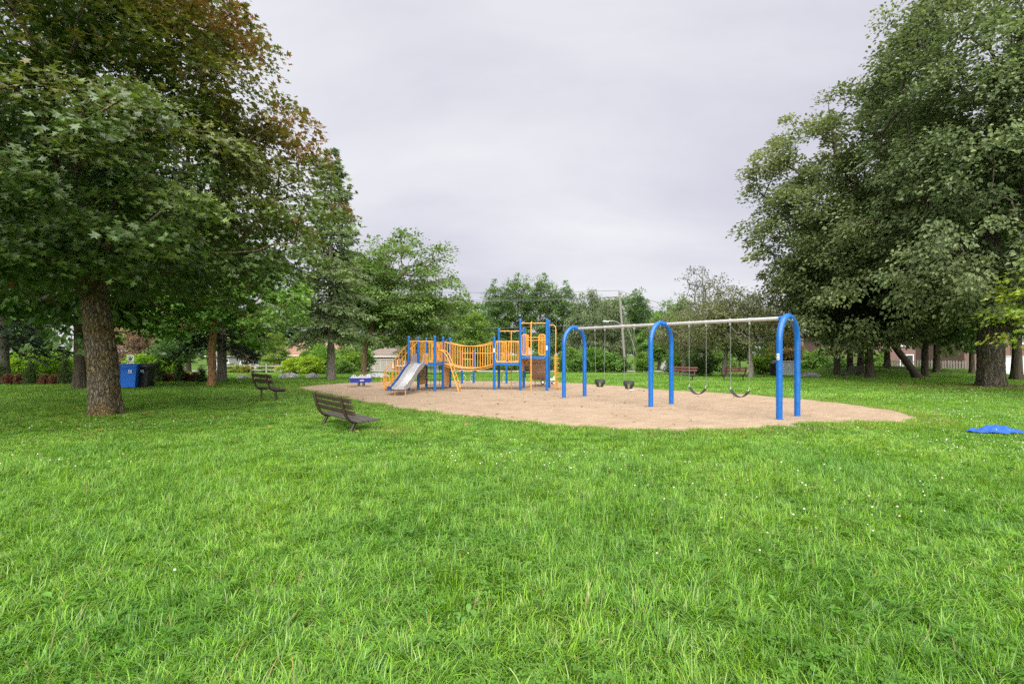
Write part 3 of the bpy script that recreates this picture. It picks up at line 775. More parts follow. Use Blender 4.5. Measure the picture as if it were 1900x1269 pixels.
def plant_tree(name, label, base, trunk, crown, category='tree', group=None, rz=0.0, bark=None, leafm=None, color=(1, 1, 1), sink=0.05):
    """trunk = (verts, faces), crown = dict(leaf=..., branch=...): meshes shared between alike trees"""
    root = empty(name, (base[0], base[1], gzf(base[0], base[1]) - sink), rz)
    tag(root, label, category, group)
    link('trunk', trunk, root, bark)
    if crown.get('branch') is not None: link('branches', crown['branch'], root, bark)
    o = link('crown', crown['leaf'], root, leafm); o.color = (*color, 1)
    return root

def make_tree(seed, H_fork, path, radii, lobes, ncl, per, rad, flat, kind, size, pal, **k):
    r = np.random.default_rng(seed)
    tv, tf, C = trunk_mesh(r, path, radii, k.get('n', 14), k.get('flare', 0.45), k.get('ridges', 0.03), k.get('nr', 7), k.get('step', 0.2))
    centers = crown_points(r, lobes, ncl, k.get('shell', 0.5), k.get('zmin'), k.get('lump', 0.18))
    tn = [c for c in C if c[2] > H_fork]
    bv, bf = branch_mesh(r, tn, None, centers, k.get('tip', 0.012), k.get('kpow', 0.48), k.get('sag', 0.08), 5, k.get('maxr'))
    cc = np.average(np.array([l[:3] for l in lobes]), axis=0, weights=[l[3] * l[4] * l[5] for l in lobes])
    lv, lf, lc = spray_leaves(r, centers, cc, per, rad, flat, kind, size, pal, k.get('droop', 0.35), k.get('tilt', 0.55), hang=k.get('hang', 0.0))
    bark = k.get('bark', M_bark_dark); lm = k.get('leafm', L_leaf)
    t = np_mesh('trunk', tv, tf, None, True); t.materials.append(bark)
    b = np_mesh('branches', bv, bf, None, True); b.materials.append(bark)
    l = np_mesh('crown', lv, lf, lc); l.materials.append(lm)
    return t, {'leaf': l, 'branch': b}

# ------------------------------------------------------------------ the large trees
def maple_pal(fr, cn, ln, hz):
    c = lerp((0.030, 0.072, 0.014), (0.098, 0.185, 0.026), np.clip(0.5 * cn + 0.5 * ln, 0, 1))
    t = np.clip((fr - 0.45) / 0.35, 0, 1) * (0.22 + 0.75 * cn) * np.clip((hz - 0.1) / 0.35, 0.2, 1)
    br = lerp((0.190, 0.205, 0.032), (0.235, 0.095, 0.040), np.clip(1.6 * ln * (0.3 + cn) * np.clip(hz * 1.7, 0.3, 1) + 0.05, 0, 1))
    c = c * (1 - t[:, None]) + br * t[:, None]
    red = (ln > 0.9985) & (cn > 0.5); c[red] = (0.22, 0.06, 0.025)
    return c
t_, c_ = make_tree(21, 3.0, [(0.05, 0, 0), (0.0, 0, 0.5), (-.03, 0, 1.2), (-.20, 0, 2.6), (-.62, .05, 4.2), (-.8, .2, 6.5), (-.7, .2, 9.5)], [.315, .31, .305, .265, .23, .17, .06],
                   [(-0.3, 0, 6.5, 5.3, 5.6, 5.3), (-.8, -3.0, 6.2, 4.2, 3.0, 3.4), (2.0, -0.5, 4.9, 3.6, 4.2, 2.0), (-4.5, -.5, 5.2, 3.6, 4.0, 3.2), (0.6, -.3, 9.3, 3.3, 3.6, 3.0)], 800, 136, 0.80, 0.36, 'maple', 0.125, maple_pal,
                   n=64, flare=0.48, ridges=0.055, nr=17, step=0.045, shell=0.45, zmin=3.6, bark=M_bark_maple, leafm=L_gloss, droop=0.45, tilt=0.5, lump=0.3, tip=0.014, kpow=0.45, maxr=0.15)
plant_tree('maple_tree', 'large maple with bronze tinged leaves and stout ridged trunk on the lawn', (-10.2, 12.1), t_, c_)

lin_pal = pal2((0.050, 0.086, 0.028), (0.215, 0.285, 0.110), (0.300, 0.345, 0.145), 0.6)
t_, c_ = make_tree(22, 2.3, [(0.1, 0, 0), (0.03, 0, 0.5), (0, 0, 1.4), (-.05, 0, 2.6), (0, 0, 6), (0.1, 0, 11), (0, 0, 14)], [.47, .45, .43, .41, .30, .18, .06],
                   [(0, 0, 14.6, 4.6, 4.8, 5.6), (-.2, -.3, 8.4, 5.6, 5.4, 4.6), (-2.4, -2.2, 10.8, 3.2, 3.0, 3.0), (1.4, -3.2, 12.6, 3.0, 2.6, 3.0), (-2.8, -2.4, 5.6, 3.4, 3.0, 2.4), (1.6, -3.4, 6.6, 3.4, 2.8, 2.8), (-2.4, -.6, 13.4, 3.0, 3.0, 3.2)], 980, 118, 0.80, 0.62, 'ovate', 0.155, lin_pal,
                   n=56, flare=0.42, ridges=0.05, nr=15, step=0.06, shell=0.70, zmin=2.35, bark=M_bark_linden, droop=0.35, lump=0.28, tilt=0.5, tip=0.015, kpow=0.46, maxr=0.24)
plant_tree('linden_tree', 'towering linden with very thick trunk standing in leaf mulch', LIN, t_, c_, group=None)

lin2_pal = pal2((0.058, 0.092, 0.028), (0.215, 0.275, 0.100), (0.295, 0.335, 0.135), 0.6)
t_, c_ = make_tree(23, 2.2, [(0, 0, 0), (0, 0, 1), (-.1, 0, 3), (-.8, 0, 7), (-1.8, 0, 12), (-2.4, 0, 16)], [.24, .22, .21, .18, .12, .04],
                   [(-2.0, 0, 12.4, 3.8, 3.8, 4.4), (-.8, -1.0, 5.6, 5.4, 4.8, 3.2), (-3.6, -.8, 8.6, 3.4, 3.2, 3.6), (2.6, -.5, 7.4, 3.4, 4.0, 4.2), (-1.0, -2.4, 8.6, 3.4, 2.6, 3.2)], 700, 122, 0.85, 0.60, 'ovate', 0.178, lin2_pal,
                   n=20, flare=0.35, shell=0.66, zmin=2.1, bark=M_bark_dark, droop=0.32, tilt=0.5, tip=0.016, lump=0.25, maxr=0.2)
plant_tree('linden_tree', 'broad linden with slim dark trunk beside the shaded park bench', (at(1613, 28.7), 28.7), t_, c_)

# bright green maple on a trunk with peeling orange bark
bm_pal = pal2((0.100, 0.230, 0.032), (0.200, 0.390, 0.055), (0.26, 0.40, 0.06), 0.4)
t_, c_ = make_tree(24, 2.3, [(0, 0, 0), (0.03, 0, .8), (-.03, 0, 1.7), (.1, 0, 2.6), (.1, 0, 5)], [.19, .17, .165, .15, .05],
                   [(-1.6, 0, 4.4, 3.2, 2.6, 2.0), (1.9, 0, 4.2, 2.6, 2.4, 2.0), (0, .4, 5.2, 2.6, 2.5, 2.0)], 220, 60, 0.6, 0.45, 'maple', 0.17, bm_pal,
                   n=20, flare=0.25, ridges=0.08, nr=9, shell=0.4, zmin=2.0, bark=M_bark_peel, tip=0.012, maxr=0.09)
plant_tree('maple_tree', 'bright green young maple with peeling orange brown trunk', (at(393, 22.2), 22.2), t_, c_)

# yellowing maple whose boughs hang in from beyond the edge of the picture
ym_pal = pal2((0.17, 0.29, 0.03), (0.27, 0.37, 0.04), (0.40, 0.32, 0.035), 0.4)
t_, c_ = make_tree(25, 1.4, [(0, 0, 0), (0, 0, 1.5), (-.2, 0, 3), (-.2, 0, 5)], [.16, .14, .11, .04],
                   [(-.3, 0, 3.6, 2.0, 2.0, 1.8), (-1.6, -.2, 2.6, 1.2, 1.2, 1.0)], 90, 34, 0.42, 0.30, 'maple', 0.13, ym_pal, shell=0.4, zmin=1.2, tip=0.01, maxr=0.06, tilt=0.35)
plant_tree('maple_tree', 'small maple turning yellow and lime at the edge of the lawn', (18.3, 15.2), t_, c_)

def make_spruce(seed, H, z0, L0, pal, dens=1.0, size=0.24, tr=0.24):
    r = np.random.default_rng(seed)
    tv, tf, C = trunk_mesh(r, [(0, 0, 0), (0, 0, 1), (0, 0, H * .5), (0, 0, H)], [tr, tr * .86, tr * .5, .015], 16, .35, .04, 7, .15)
    bm = MB(); P, Yd, Nd, Cc = [], [], [], []
    z = z0
    while z < H - 0.15:
        t = (z - z0) / (H - z0); Lw = L0 * (1 - t) ** 0.85 * (0.55 + 0.45 * min(1, t * 6 + .5)) + 0.15
        for b in range(r.integers(4, 7)):
            a = r.uniform(0, 6.283); L = Lw * r.uniform(.55, 1.15); up = r.uniform(-.05, .2) + 0.25 * t; dr = r.uniform(.18, .34) * (1 - t)
            d = np.array([math.cos(a), math.sin(a)]); n_ = max(4, int(L / .28))
            pts_ = []
            for i in range(n_ + 1):
                s = i / n_; pts_.append(np.array([d[0] * L * s, d[1] * L * s, z + up * L * s - dr * L * s * s * 1.7 + 0.10 * L * max(0, s - .75)]))
            nb = len(bm.v)
            bm.tube(pts_, [0.030 * (L / 2.5 + .3) * (1 - i / (n_ + .5)) + .004 for i in range(n_ + 1)], 4, False)
            if nb: bm.f.append((nb, nb + 1, lastb))
            lastb = nb
            m = int(L * 34 * dens); s = r.uniform(.12, 1, m) ** 0.8; idx = s * n_; i0 = np.clip(idx.astype(int), 0, n_ - 1); fr_ = (idx - i0)[:, None]
            PP = np.array(pts_); c = PP[i0] * (1 - fr_) + PP[i0 + 1] * fr_
            sd = np.array([-d[1], d[0]]); w = (L * .30 * (1 - np.abs(s - .45) * 1.1) + .1) * r.uniform(-1, 1, m)
            c[:, 0] += sd[0] * w; c[:, 1] += sd[1] * w; c[:, 2] -= np.abs(w) * .35 + r.random(m) * .22 * (1 - t)
            yd = np.column_stack([d[0] * .7 + sd[0] * np.sign(w) * .7 + r.normal(0, .3, m), d[1] * .7 + sd[1] * np.sign(w) * .7 + r.normal(0, .3, m), r.normal(-.35, .3, m)])
            P.append(c); Yd.append(yd); Cc.append(np.full(m, r.random()))
        z += 0.30 * r.uniform(.8, 1.2)
    P = np.concatenate(P); Yd = np.concatenate(Yd); cn = np.concatenate(Cc); n = len(P)
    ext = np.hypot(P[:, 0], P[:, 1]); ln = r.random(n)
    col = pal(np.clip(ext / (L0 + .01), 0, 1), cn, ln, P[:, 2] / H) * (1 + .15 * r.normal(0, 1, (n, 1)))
    lv, lf, lc = leaf_arrays('sprig', P, Yd, r.normal(0, .4, (n, 3)) + np.array([0, 0, 1.0]), size * r.uniform(.6, 1.3, n), np.clip(col, .004, 1))
    t = np_mesh('trunk', tv, tf, None, True); t.materials.append(M_bark_grey)
    b = bm.mesh('branches', M_bark_dark); l = np_mesh('crown', lv, lf, lc); l.materials.append(L_needle)
    return t, {'leaf': l, 'branch': b}
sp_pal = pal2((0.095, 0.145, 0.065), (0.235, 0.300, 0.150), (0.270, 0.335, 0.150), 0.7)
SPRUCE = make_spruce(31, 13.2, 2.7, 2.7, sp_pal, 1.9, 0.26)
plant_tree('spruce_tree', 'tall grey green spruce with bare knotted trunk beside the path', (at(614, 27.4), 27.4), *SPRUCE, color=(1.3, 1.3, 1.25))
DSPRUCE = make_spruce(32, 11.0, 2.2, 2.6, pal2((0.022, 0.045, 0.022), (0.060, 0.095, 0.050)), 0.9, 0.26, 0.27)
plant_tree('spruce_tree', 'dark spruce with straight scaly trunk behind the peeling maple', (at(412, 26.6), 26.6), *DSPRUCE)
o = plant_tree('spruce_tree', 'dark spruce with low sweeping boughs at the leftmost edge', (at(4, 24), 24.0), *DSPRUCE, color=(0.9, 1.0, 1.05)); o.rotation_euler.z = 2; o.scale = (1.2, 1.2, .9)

loc_pal = pal2((0.075, 0.140, 0.030), (0.180, 0.290, 0.062), (0.22, 0.325, 0.075), 0.4)
t_, c_ = make_tree(33, 1.5, [(0, 0, 0), (0, 0, 1.2), (0, 0, 2.3), (.6, 0, 3.8), (2.0, 0, 7)], [.29, .25, .25, .18, .05],
                   [(3.0, 0, 7.8, 4.4, 4.0, 3.6), (5.0, 0, 5.6, 3.0, 3.2, 2.6), (0.3, 0, 7.2, 3.2, 3.6, 3.4), (2.5, -1, 4.6, 3.4, 3.0, 1.9)], 540, 70, 0.85, 0.40, 'plain', 0.225, loc_pal,
                   n=20, shell=0.35, zmin=2.6, bark=M_bark, tip=0.018, kpow=0.5, lump=0.3, maxr=0.2)
plant_tree('locust_tree', 'spreading light green tree with forked trunk behind the boat rocker', (at(676, 40), 40.0), t_, c_)

# ------------------------------------------------------------------ prototypes for the trees further back
g_pal = pal2((0.055, 0.108, 0.030), (0.150, 0.245, 0.062), (0.19, 0.28, 0.075), 0.45)
ROUND = make_tree(41, 1.8, [(0, 0, 0), (0, 0, 2), (0, 0, 4), (.2, 0, 8)], [.22, .19, .16, .05], [(0, 0, 6.2, 3.7, 3.7, 4.0), (-1.2, 0, 4.2, 3.0, 3.0, 2.4), (1.3, .3, 7.4, 2.4, 2.4, 2.4)], 260, 64, 0.8, 0.5, 'plain', 0.26, g_pal, shell=.45, zmin=1.9, lump=.3, maxr=.14)
ROUND2 = make_tree(42, 1.6, [(0, 0, 0), (0, 0, 2), (.2, 0, 4), (-.2, 0, 8)], [.2, .18, .15, .05], [(0, 0, 5.6, 3.2, 3.2, 3.8), (1.6, 0, 4.4, 2.6, 2.6, 2.6), (-1.3, 0, 7.6, 2.0, 2.2, 2.0)], 240, 64, 0.75, 0.5, 'plain', 0.26, g_pal, shell=.4, zmin=1.6, lump=.35, maxr=.13)
will_pal = pal2((0.065, 0.105, 0.036), (0.160, 0.215, 0.085), (0.185, 0.235, 0.10), 0.4)
WILLOW = make_tree(43, 2.0, [(0, 0, 0), (0, 0, 2), (.3, 0, 5), (.2, 0, 10)], [.24, .2, .14, .04], [(0, 0, 8.6, 2.8, 2.8, 3.4), (-1.8, 0, 6.2, 2.0, 2.2, 2.8), (1.9, 0, 6.8, 2.1, 2.2, 2.8), (0, 0, 4.6, 3.0, 2.8, 2.2)], 230, 76, 0.62, 0.75, 'slim', 0.42, will_pal, shell=.3, zmin=2.2, lump=.4, hang=1.1, maxr=.15, bark=M_bark_grey)
POPLAR = make_tree(44, 2.2, [(0, 0, 0), (0, 0, 2), (.1, 0, 6), (0, 0, 11)], [.2, .18, .12, .03], [(0, 0, 7.6, 2.1, 2.1, 4.6), (.6, 0, 4.6, 2.2, 2.2, 2.2), (-.8, 0, 9.6, 1.4, 1.4, 2.2)], 210, 66, 0.62, 0.7, 'plain', 0.24, g_pal, shell=.3, zmin=2.6, lump=.35, maxr=.12, bark=M_bark_grey)
crab_pal = pal2((0.105, 0.115, 0.050), (0.185, 0.215, 0.085), (0.22, 0.17, 0.09), 0.5)
CRAB = make_tree(45, .9, [(0, 0, 0), (-.1, 0, .8), (.1, 0, 1.6), (-.3, 0, 3)], [.19, .16, .13, .08], [(0, 0, 3.9, 3.0, 3.0, 1.9), (-1.6, 0, 3.4, 2.2, 2.2, 1.3), (1.6, 0, 4.2, 2.0, 2.2, 1.5)], 260, 44, 0.6, 0.6, 'plain', 0.125, crab_pal, shell=.2, zmin=1.7, lump=.35, sag=.2, tip=.017, kpow=.46, maxr=.11, bark=M_bark_grey)
BARE = make_tree(46, 2.0, [(0, 0, 0), (0, 0, 2.5), (.1, 0, 5)], [.14, .12, .07], [(0, 0, 6.2, 1.9, 1.9, 2.3), (.3, 0, 4.4, 1.7, 1.7, 1.4)], 130, 20, 0.5, 0.7, 'plain', 0.15, pal2((0.10, 0.105, 0.085), (0.17, 0.175, 0.15)), shell=.2, zmin=2.8, tip=.017, maxr=.08, bark=M_bark_grey)
def make_bush(seed, lobes, ncl, per, rad, size, pal, kind='plain', flat=.75, leafm=None):
    r = np.random.default_rng(seed); c = crown_points(r, lobes, ncl, .35, 0.12, .25)
    bv, bf = branch_mesh(r, [(0, 0, z) for z in (0, .05, .1)], None, c, .006, .45, .08, 4)
    lv, lf, lc = spray_leaves(r, c, np.array([0, 0, .2]), per, rad, flat, kind, size, pal, .2, .7)
    lv[:, 2] = np.maximum(lv[:, 2], 0.0)
    b = np_mesh('stems', bv, bf); b.materials.append(M_bark_dark); l = np_mesh('foliage', lv, lf, lc); l.materials.append(leafm or L_leaf)
    return b, l
def plant_bush(name, label, base, B, group=None, s=(1, 1, 1), color=(1, 1, 1), rz=0.0, category='bush'):
    root = empty(name, (base[0], base[1], gzf(*base) - .02), rz); root.scale = s; tag(root, label, category, group)
    link('stems', B[0], root); o = link('foliage', B[1], root); o.color = (*color, 1)
    return root
bush_pal = pal2((0.085, 0.150, 0.032), (0.190, 0.310, 0.062), (0.22, 0.33, 0.07), .5)
BUSH = make_bush(51, [(0, 0, .75, 1.1, 1.0, .75), (.7, 0, .55, .8, .8, .55), (-.7, .1, .6, .8, .8, .6)], 120, 46, .26, .13, bush_pal)
BUSH2 = make_bush(52, [(0, 0, 1.0, .9, .9, 1.0), (.4, 0, .7, .9, .8, .7)], 110, 46, .28, .14, bush_pal)
CONE = make_bush(53, [(0, 0, .25, .27, .27, .28), (0, 0, .6, .21, .21, .35), (0, 0, .95, .12, .12, .28)], 130, 26, .09, .075, pal2((0.050, 0.095, 0.026), (0.120, 0.190, 0.055)), 'slim', 1.0, L_needle)
EGG = make_bush(54, [(0, 0, .25, .19, .19, .25)], 90, 30, .07, .05, pal2((0.14, 0.065, 0.035), (0.26, 0.135, 0.075)), 'plain', 1.0)

def T(name, label, px, Y, proto, s=1.0, color=(1, 1, 1), rz=0.0, group=None, category='tree', sz=None):
    o = plant_tree(name, label, (at(px, Y), Y), *proto, group=group, rz=rz, color=color, category=category)
    o.scale = (s, s, sz or s); return o
# around and behind the left of the lawn
T('shade_tree', 'tree with broad pale grey trunk half hidden behind the large maple', 150, 20.6, ROUND, 1.2, (.9, 1.05, .75), 1.0)
_c = bpy.data.objects['shade_tree'].children[0]; _c.scale = (2.1, 2.1, 1); _c.material_slots[0].link = 'OBJECT'; _c.material_slots[0].material = M_bark_grey
T('plum_tree', 'small purple leaved plum tree in front of the parked cars', 457, 62, ROUND2, .62, (1.0, .52, 1.15), .5)
T('ornamental_tree', 'low yellow green tree beyond the rail fence', 506, 58, ROUND, .50, (1.55, 1.45, .8), 2.0)
T('yew_tree', 'wide dark low tree behind the row of clipped shrubs', 333, 31.5, ROUND2, .38, (1.1, 1.25, 1.2), 3.0)
T('smoke_tree', 'pink purple smoke tree above the recycling bins', 247, 34, ROUND, .34, (2.2, .85, 2.0), 0.3)
T('plum_tree', 'grey purple plum tree in front of the beige garage', 770, 66, ROUND, .72, (1.2, .82, 1.25), 1.3)
for i, (px, Y, p, s, c, z, lab) in enumerate([
        (30, 50, ROUND, 1.2, (1.1, 1.2, .9), 1, 'tall dark tree filling the gap left of the large maple trunk'),
        (260, 46, ROUND2, 1.15, (1.7, 1.9, 1.0), 2, 'leafy tree behind the recycling bins and smoke tree'),
        (350, 60, ROUND, 1.25, (1.6, 1.8, .9), 3, 'leafy tree seen between the peeling trunk and the bins'),
        (470, 100, ROUND2, 1.5, (1.0, 1.1, .8), 4, 'tree rising behind the parked cars'),
        (545, 104, ROUND, 1.5, (1.0, 1.05, .9), 5, 'tree behind the salmon roofed house'),
        (648, 108, ROUND2, 1.6, (.95, 1.1, .8), .4, 'tree between the two houses behind the spruce'),
        (735, 110, ROUND, 1.4, (.95, 1.0, .9), 1.4, 'tree standing behind the beige garage')]):
    T('background_tree', lab, px, Y, p, s, c, z, 'trees beyond the street at left')
# tree belt behind the play structure
for i, (px, Y, p, s, c, z, lab) in enumerate([
        (812, 80, POPLAR, .95, (.9, 1, .9), .3, 'upright tree just right of the spreading locust crown'),
        (850, 92, POPLAR, 1.1, (.75, .85, .8), 1.9, 'dark upright tree behind the light green rounded tree'),
        (882, 58, ROUND2, .74, (1.35, 1.35, .8), 1.2, 'rounded yellow green tree above the hanging bridge'),
        (925, 78, POPLAR, 1.15, (.95, 1.05, .9), 2.2, 'tall tree with bare stems left of the blue tower posts'),
        (962, 80, POPLAR, 1.25, (1.0, 1.05, .95), 3.3, 'tallest tree of the belt above the play tower'),
        (1003, 78, POPLAR, 1.22, (.95, 1.0, .95), 4.4, 'tall tree with pale stems behind the play tower'),
        (1043, 79, POPLAR, 1.15, (.9, .98, .9), 5.5, 'tall tree above the swing set end arch'),
        (1092, 66, WILLOW, .94, (1, 1, 1), .7, 'drooping willow behind the bucket swings'),
        (1130, 62, WILLOW, .80, (.95, .95, .85), 2.7, 'drooping willow just left of the utility pole'),
        (1185, 82, POPLAR, 1.08, (.8, .9, .85), 1.1, 'dark leafy tree right of the utility pole top'),
        (1222, 76, ROUND2, .95, (1.15, 1.3, .8), 3.1, 'bright green rounded tree behind the middle blue arch'),
        (1262, 88, POPLAR, 1.05, (1.15, 1.2, .9), 4.1, 'light green upright tree behind the bare grey tree'),
        (1158, 94, ROUND, 1.45, (1.0, 1.05, .85), 1.6, 'broad leafy tree directly behind the utility pole'),
        (1243, 97, ROUND2, 1.45, (.95, 1.0, .85), 2.4, 'broad leafy tree between the pole and the bare grey tree'),
        (884, 98, ROUND, 1.4, (.95, 1.05, .9), 3.4, 'broad leafy tree behind the dark upright tree'),
        (1078, 96, ROUND2, 1.35, (.9, 1.0, .85), 4.4, 'broad leafy tree between the tall belt and the willows'),
        (1300, 90, ROUND, 1.0, (1.0, 1.0, .85), 5.1, 'leafy tree behind the crab apple crowns'),
        (1372, 92, ROUND2, 1.05, (1.0, .95, .8), .9, 'leafy tree between the crab apple and the linden'),
        (1440, 84, ROUND, 1.0, (.9, .95, .7), 2.9, 'leafy tree behind the end arch of the swings')]):
    T('background_tree', lab, px, Y, p, s, c, z, 'tree belt behind the playground')
for px, Y, s, c, z, lab in ((905, 70, 1.7, (.8, .9, .8), 0, 'dark bush under the rounded yellow green tree'), (1000, 68, 1.8, (.7, .8, .7), 1, 'dark bush behind the play tower ladder'), (1058, 58, 1.5, (1.0, 1.05, .8), 2, 'green bush between the first arch legs'),
                           (1098, 56, 1.9, (.75, .95, .7), 3, 'large glossy bush behind the first bucket swing'), (1135, 57, 1.6, (.55, .65, .6), 4, 'dark bush at the foot of the willow'), (1192, 57, 1.2, (.85, 1.0, .6), 5, 'small bush beside the yellow guy guards'),
                           (1262, 52, 1.5, (.8, .9, .75), 1.5, 'bush above the reddish bench back'), (1302, 34, .95, (.35, .42, .42), 2.5, 'dark rounded bush right of the reddish bench'), (845, 72, 1.6, (.7, .8, .75), 3.5, 'dark bush beneath the hanging bridge'),
                           (1415, 40, 1.1, (1.1, 1.15, .7), 4.5, 'wispy bush behind the belt swing chain'), (955, 72, 1.6, (.75, .85, .8), .8, 'dark bush between the tower posts'), (1330, 60, 1.8, (.8, .95, .8), 1.8, 'bush behind the crab apple stems'), (1535, 55, 1.9, (.8, .95, .75), .3, 'bush in front of the wide brick house at its left end'), (1615, 56, 1.7, (.9, 1.0, .75), 1.3, 'bush in front of the wide brick house behind the slim linden trunk'), (1770, 52, 1.7, (.9, 1.05, .75), 2.3, 'bush rising behind the picket fence'), (1470, 62, 2.0, (.85, .95, .7), 2.8, 'bush behind the pale green utility cabinet')):
    plant_bush('bush', lab, (at(px, Y), Y), BUSH2 if s < 1.6 else BUSH, 'bushes behind the playground', (s, s, s), c, z)
T('crab_apple_tree', 'crab apple with twisted grey stems behind the right bench', 1346, 33, CRAB, 1.06, (1, 1.1, .85), .4)
T('crab_apple_tree', 'crab apple with forked pale stem beside the end arch', 1392, 30.5, CRAB, .95, (.95, 1.05, .75), 2.6)
T('crab_apple_tree', 'sparse crab apple low over the reddish bench', 1268, 40, CRAB, .95, (.95, 1.0, .8), 4.0)
T('bare_tree', 'thin grey nearly leafless tree rising above the swing beam', 1303, 44, BARE, 1.22, (1, 1, 1), 1.0)
T('red_tree', 'small tree with orange red leaves seen through the end arch', 1463, 58, ROUND2, .55, (1.9, .8, .75), 1.0)
# trunks and crowns under and behind the lindens
for px, Y, p, s, c, z, lab, tr in (
        (1553, 36.5, ROUND2, 1.05, (.62, .66, .55), .5, 'shade tree with short stout trunk left of the shaded bench', 1.6),
        (1577, 40, ROUND, 1.0, (.6, .66, .55), 1.7, 'shade tree with brownish trunk behind the shaded bench', 1.1),
        (1597, 38, ROUND2, 1.1, (.62, .68, .55), 3.0, 'shade tree with pale trunk directly behind the shaded bench', 1.3),
        (1646, 41, ROUND, 1.0, (.66, .7, .6), 4.0, 'shade tree with thin trunk at the end of the picket fence', .9),
        (1716, 33.5, ROUND2, 1.1, (.62, .68, .6), 5.0, 'shade tree with pale trunk just right of the leaning trunk', 1.15),
        (1738, 38, ROUND, 1.0, (.66, .72, .6), .9, 'shade tree with grey trunk in front of the picket fence', 1.1),
        (1803, 37, ROUND2, .9, (.9, .95, .7), 2.2, 'shade tree with light leaves left of the thick linden trunk', .9),
        (1887, 27.2, ROUND, 1.1, (.6, .66, .55), 3.3, 'shade tree with dark trunk in front of the white wall', 1.25)):
    o = T('shade_tree', lab, px, Y, p, s, (c[0] * 1.25, c[1] * 1.25, c[2] * 1.15), z, 'shade trees behind the lindens', sz=s * 1.3); o.children[0].scale = (tr, tr, 1)
# the leaning one
lean_t = trunk_mesh(np.random.default_rng(61), [(0, 0, 0), (-.35, 0, .5), (-1.0, 0, 1.35), (-1.9, .2, 2.7), (-2.6, .3, 4.6)], [.28, .25, .22, .16, .06], 18, .3, .04, 8, .12)
r61 = np.random.default_rng(62); cen = crown_points(r61, [(-2.6, .3, 4.6, 2.4, 2.4, 1.8)], 120, .4, 2.4, .2)
bv, bf = branch_mesh(r61, [c for c in lean_t[2] if c[2] > 2.2], None, cen, .014, .46, .08, 5, .1)
lv, lf, lc = spray_leaves(r61, cen, np.array([-2.6, .3, 4.4]), 60, .7, .5, 'ovate', .2, pal2((0.026, 0.046, 0.018), (0.07, 0.1, 0.04)), .4, .5)
lt = np_mesh('trunk', lean_t[0], lean_t[1], None, True); lt.materials.append(M_bark_dark); lb = np_mesh('branches', bv, bf, None, True); lb.materials.append(M_bark_dark); ll = np_mesh('crown', lv, lf, lc); ll.materials.append(L_leaf)
plant_tree('shade_tree', 'dark trunk leaning steeply to the left under the lindens', (at(1706, 28.8), 28.8), lt, {'leaf': ll, 'branch': lb}, group='shade trees behind the lindens')
# far wood that closes the view
for i in range(26):
    px = -350 + i * 105
    Y = 128 + 9 * math.sin(i * 2.1)
    o = T('far_tree', 'distant tree in the row beyond the houses', px, Y, (ROUND, ROUND2, POPLAR)[i % 3], 1.15 + .2 * math.sin(i * 1.7), (.8, .9, .85), i * 1.3, 'far trees beyond the houses')

# shrubs at the left of the lawn
for i, (px, Y, h) in enumerate([(1, 23.2, .95), (58, 23.2, 1.0), (121, 23.2, 1.18), (293, 25, 1.05), (333.5, 25.2, .98), (374, 25.2, .72)]):
    plant_bush('cedar_shrub', ['column shaped cedar at the leftmost edge of the row', 'column shaped cedar between two pairs of brown shrubs', 'tallest column cedar just left of the grey trunk', 'dark column cedar right beside the black bin', 'pointed column cedar between red brown shrubs', 'short rounded cedar left of the peeling trunk'][i], (at(px, Y), Y), CONE, 'column cedars along the edge of the lawn', (1.05, 1.05, h), (1, 1, 1), i * 1.1, 'shrub')
for i, (px, Y, s) in enumerate([(16, 23.1, .98), (38.4, 23.1, 1.02), (82.5, 23.1, .95), (101, 23.1, .95), (307.5, 25.4, .88), (321, 25.4, .85), (347, 25.4, .9), (362, 25.4, .95)]):
    plant_bush('barberry_shrub', ['egg shaped brown shrub nearest the left edge', 'egg shaped brown shrub left of the second cedar', 'egg shaped brown shrub right of the second cedar', 'egg shaped brown shrub left of the tallest cedar', 'small red brown shrub right of the bins', 'small red brown shrub left of the pointed cedar', 'small red brown shrub right of the pointed cedar', 'small red brown shrub left of the short rounded cedar'][i], (at(px, Y), Y), EGG, 'clipped brown shrubs along the edge of the lawn', (s, s, s), (1, 1, 1) if i < 4 else (1.15, .8, .95), i * .9, 'shrub')
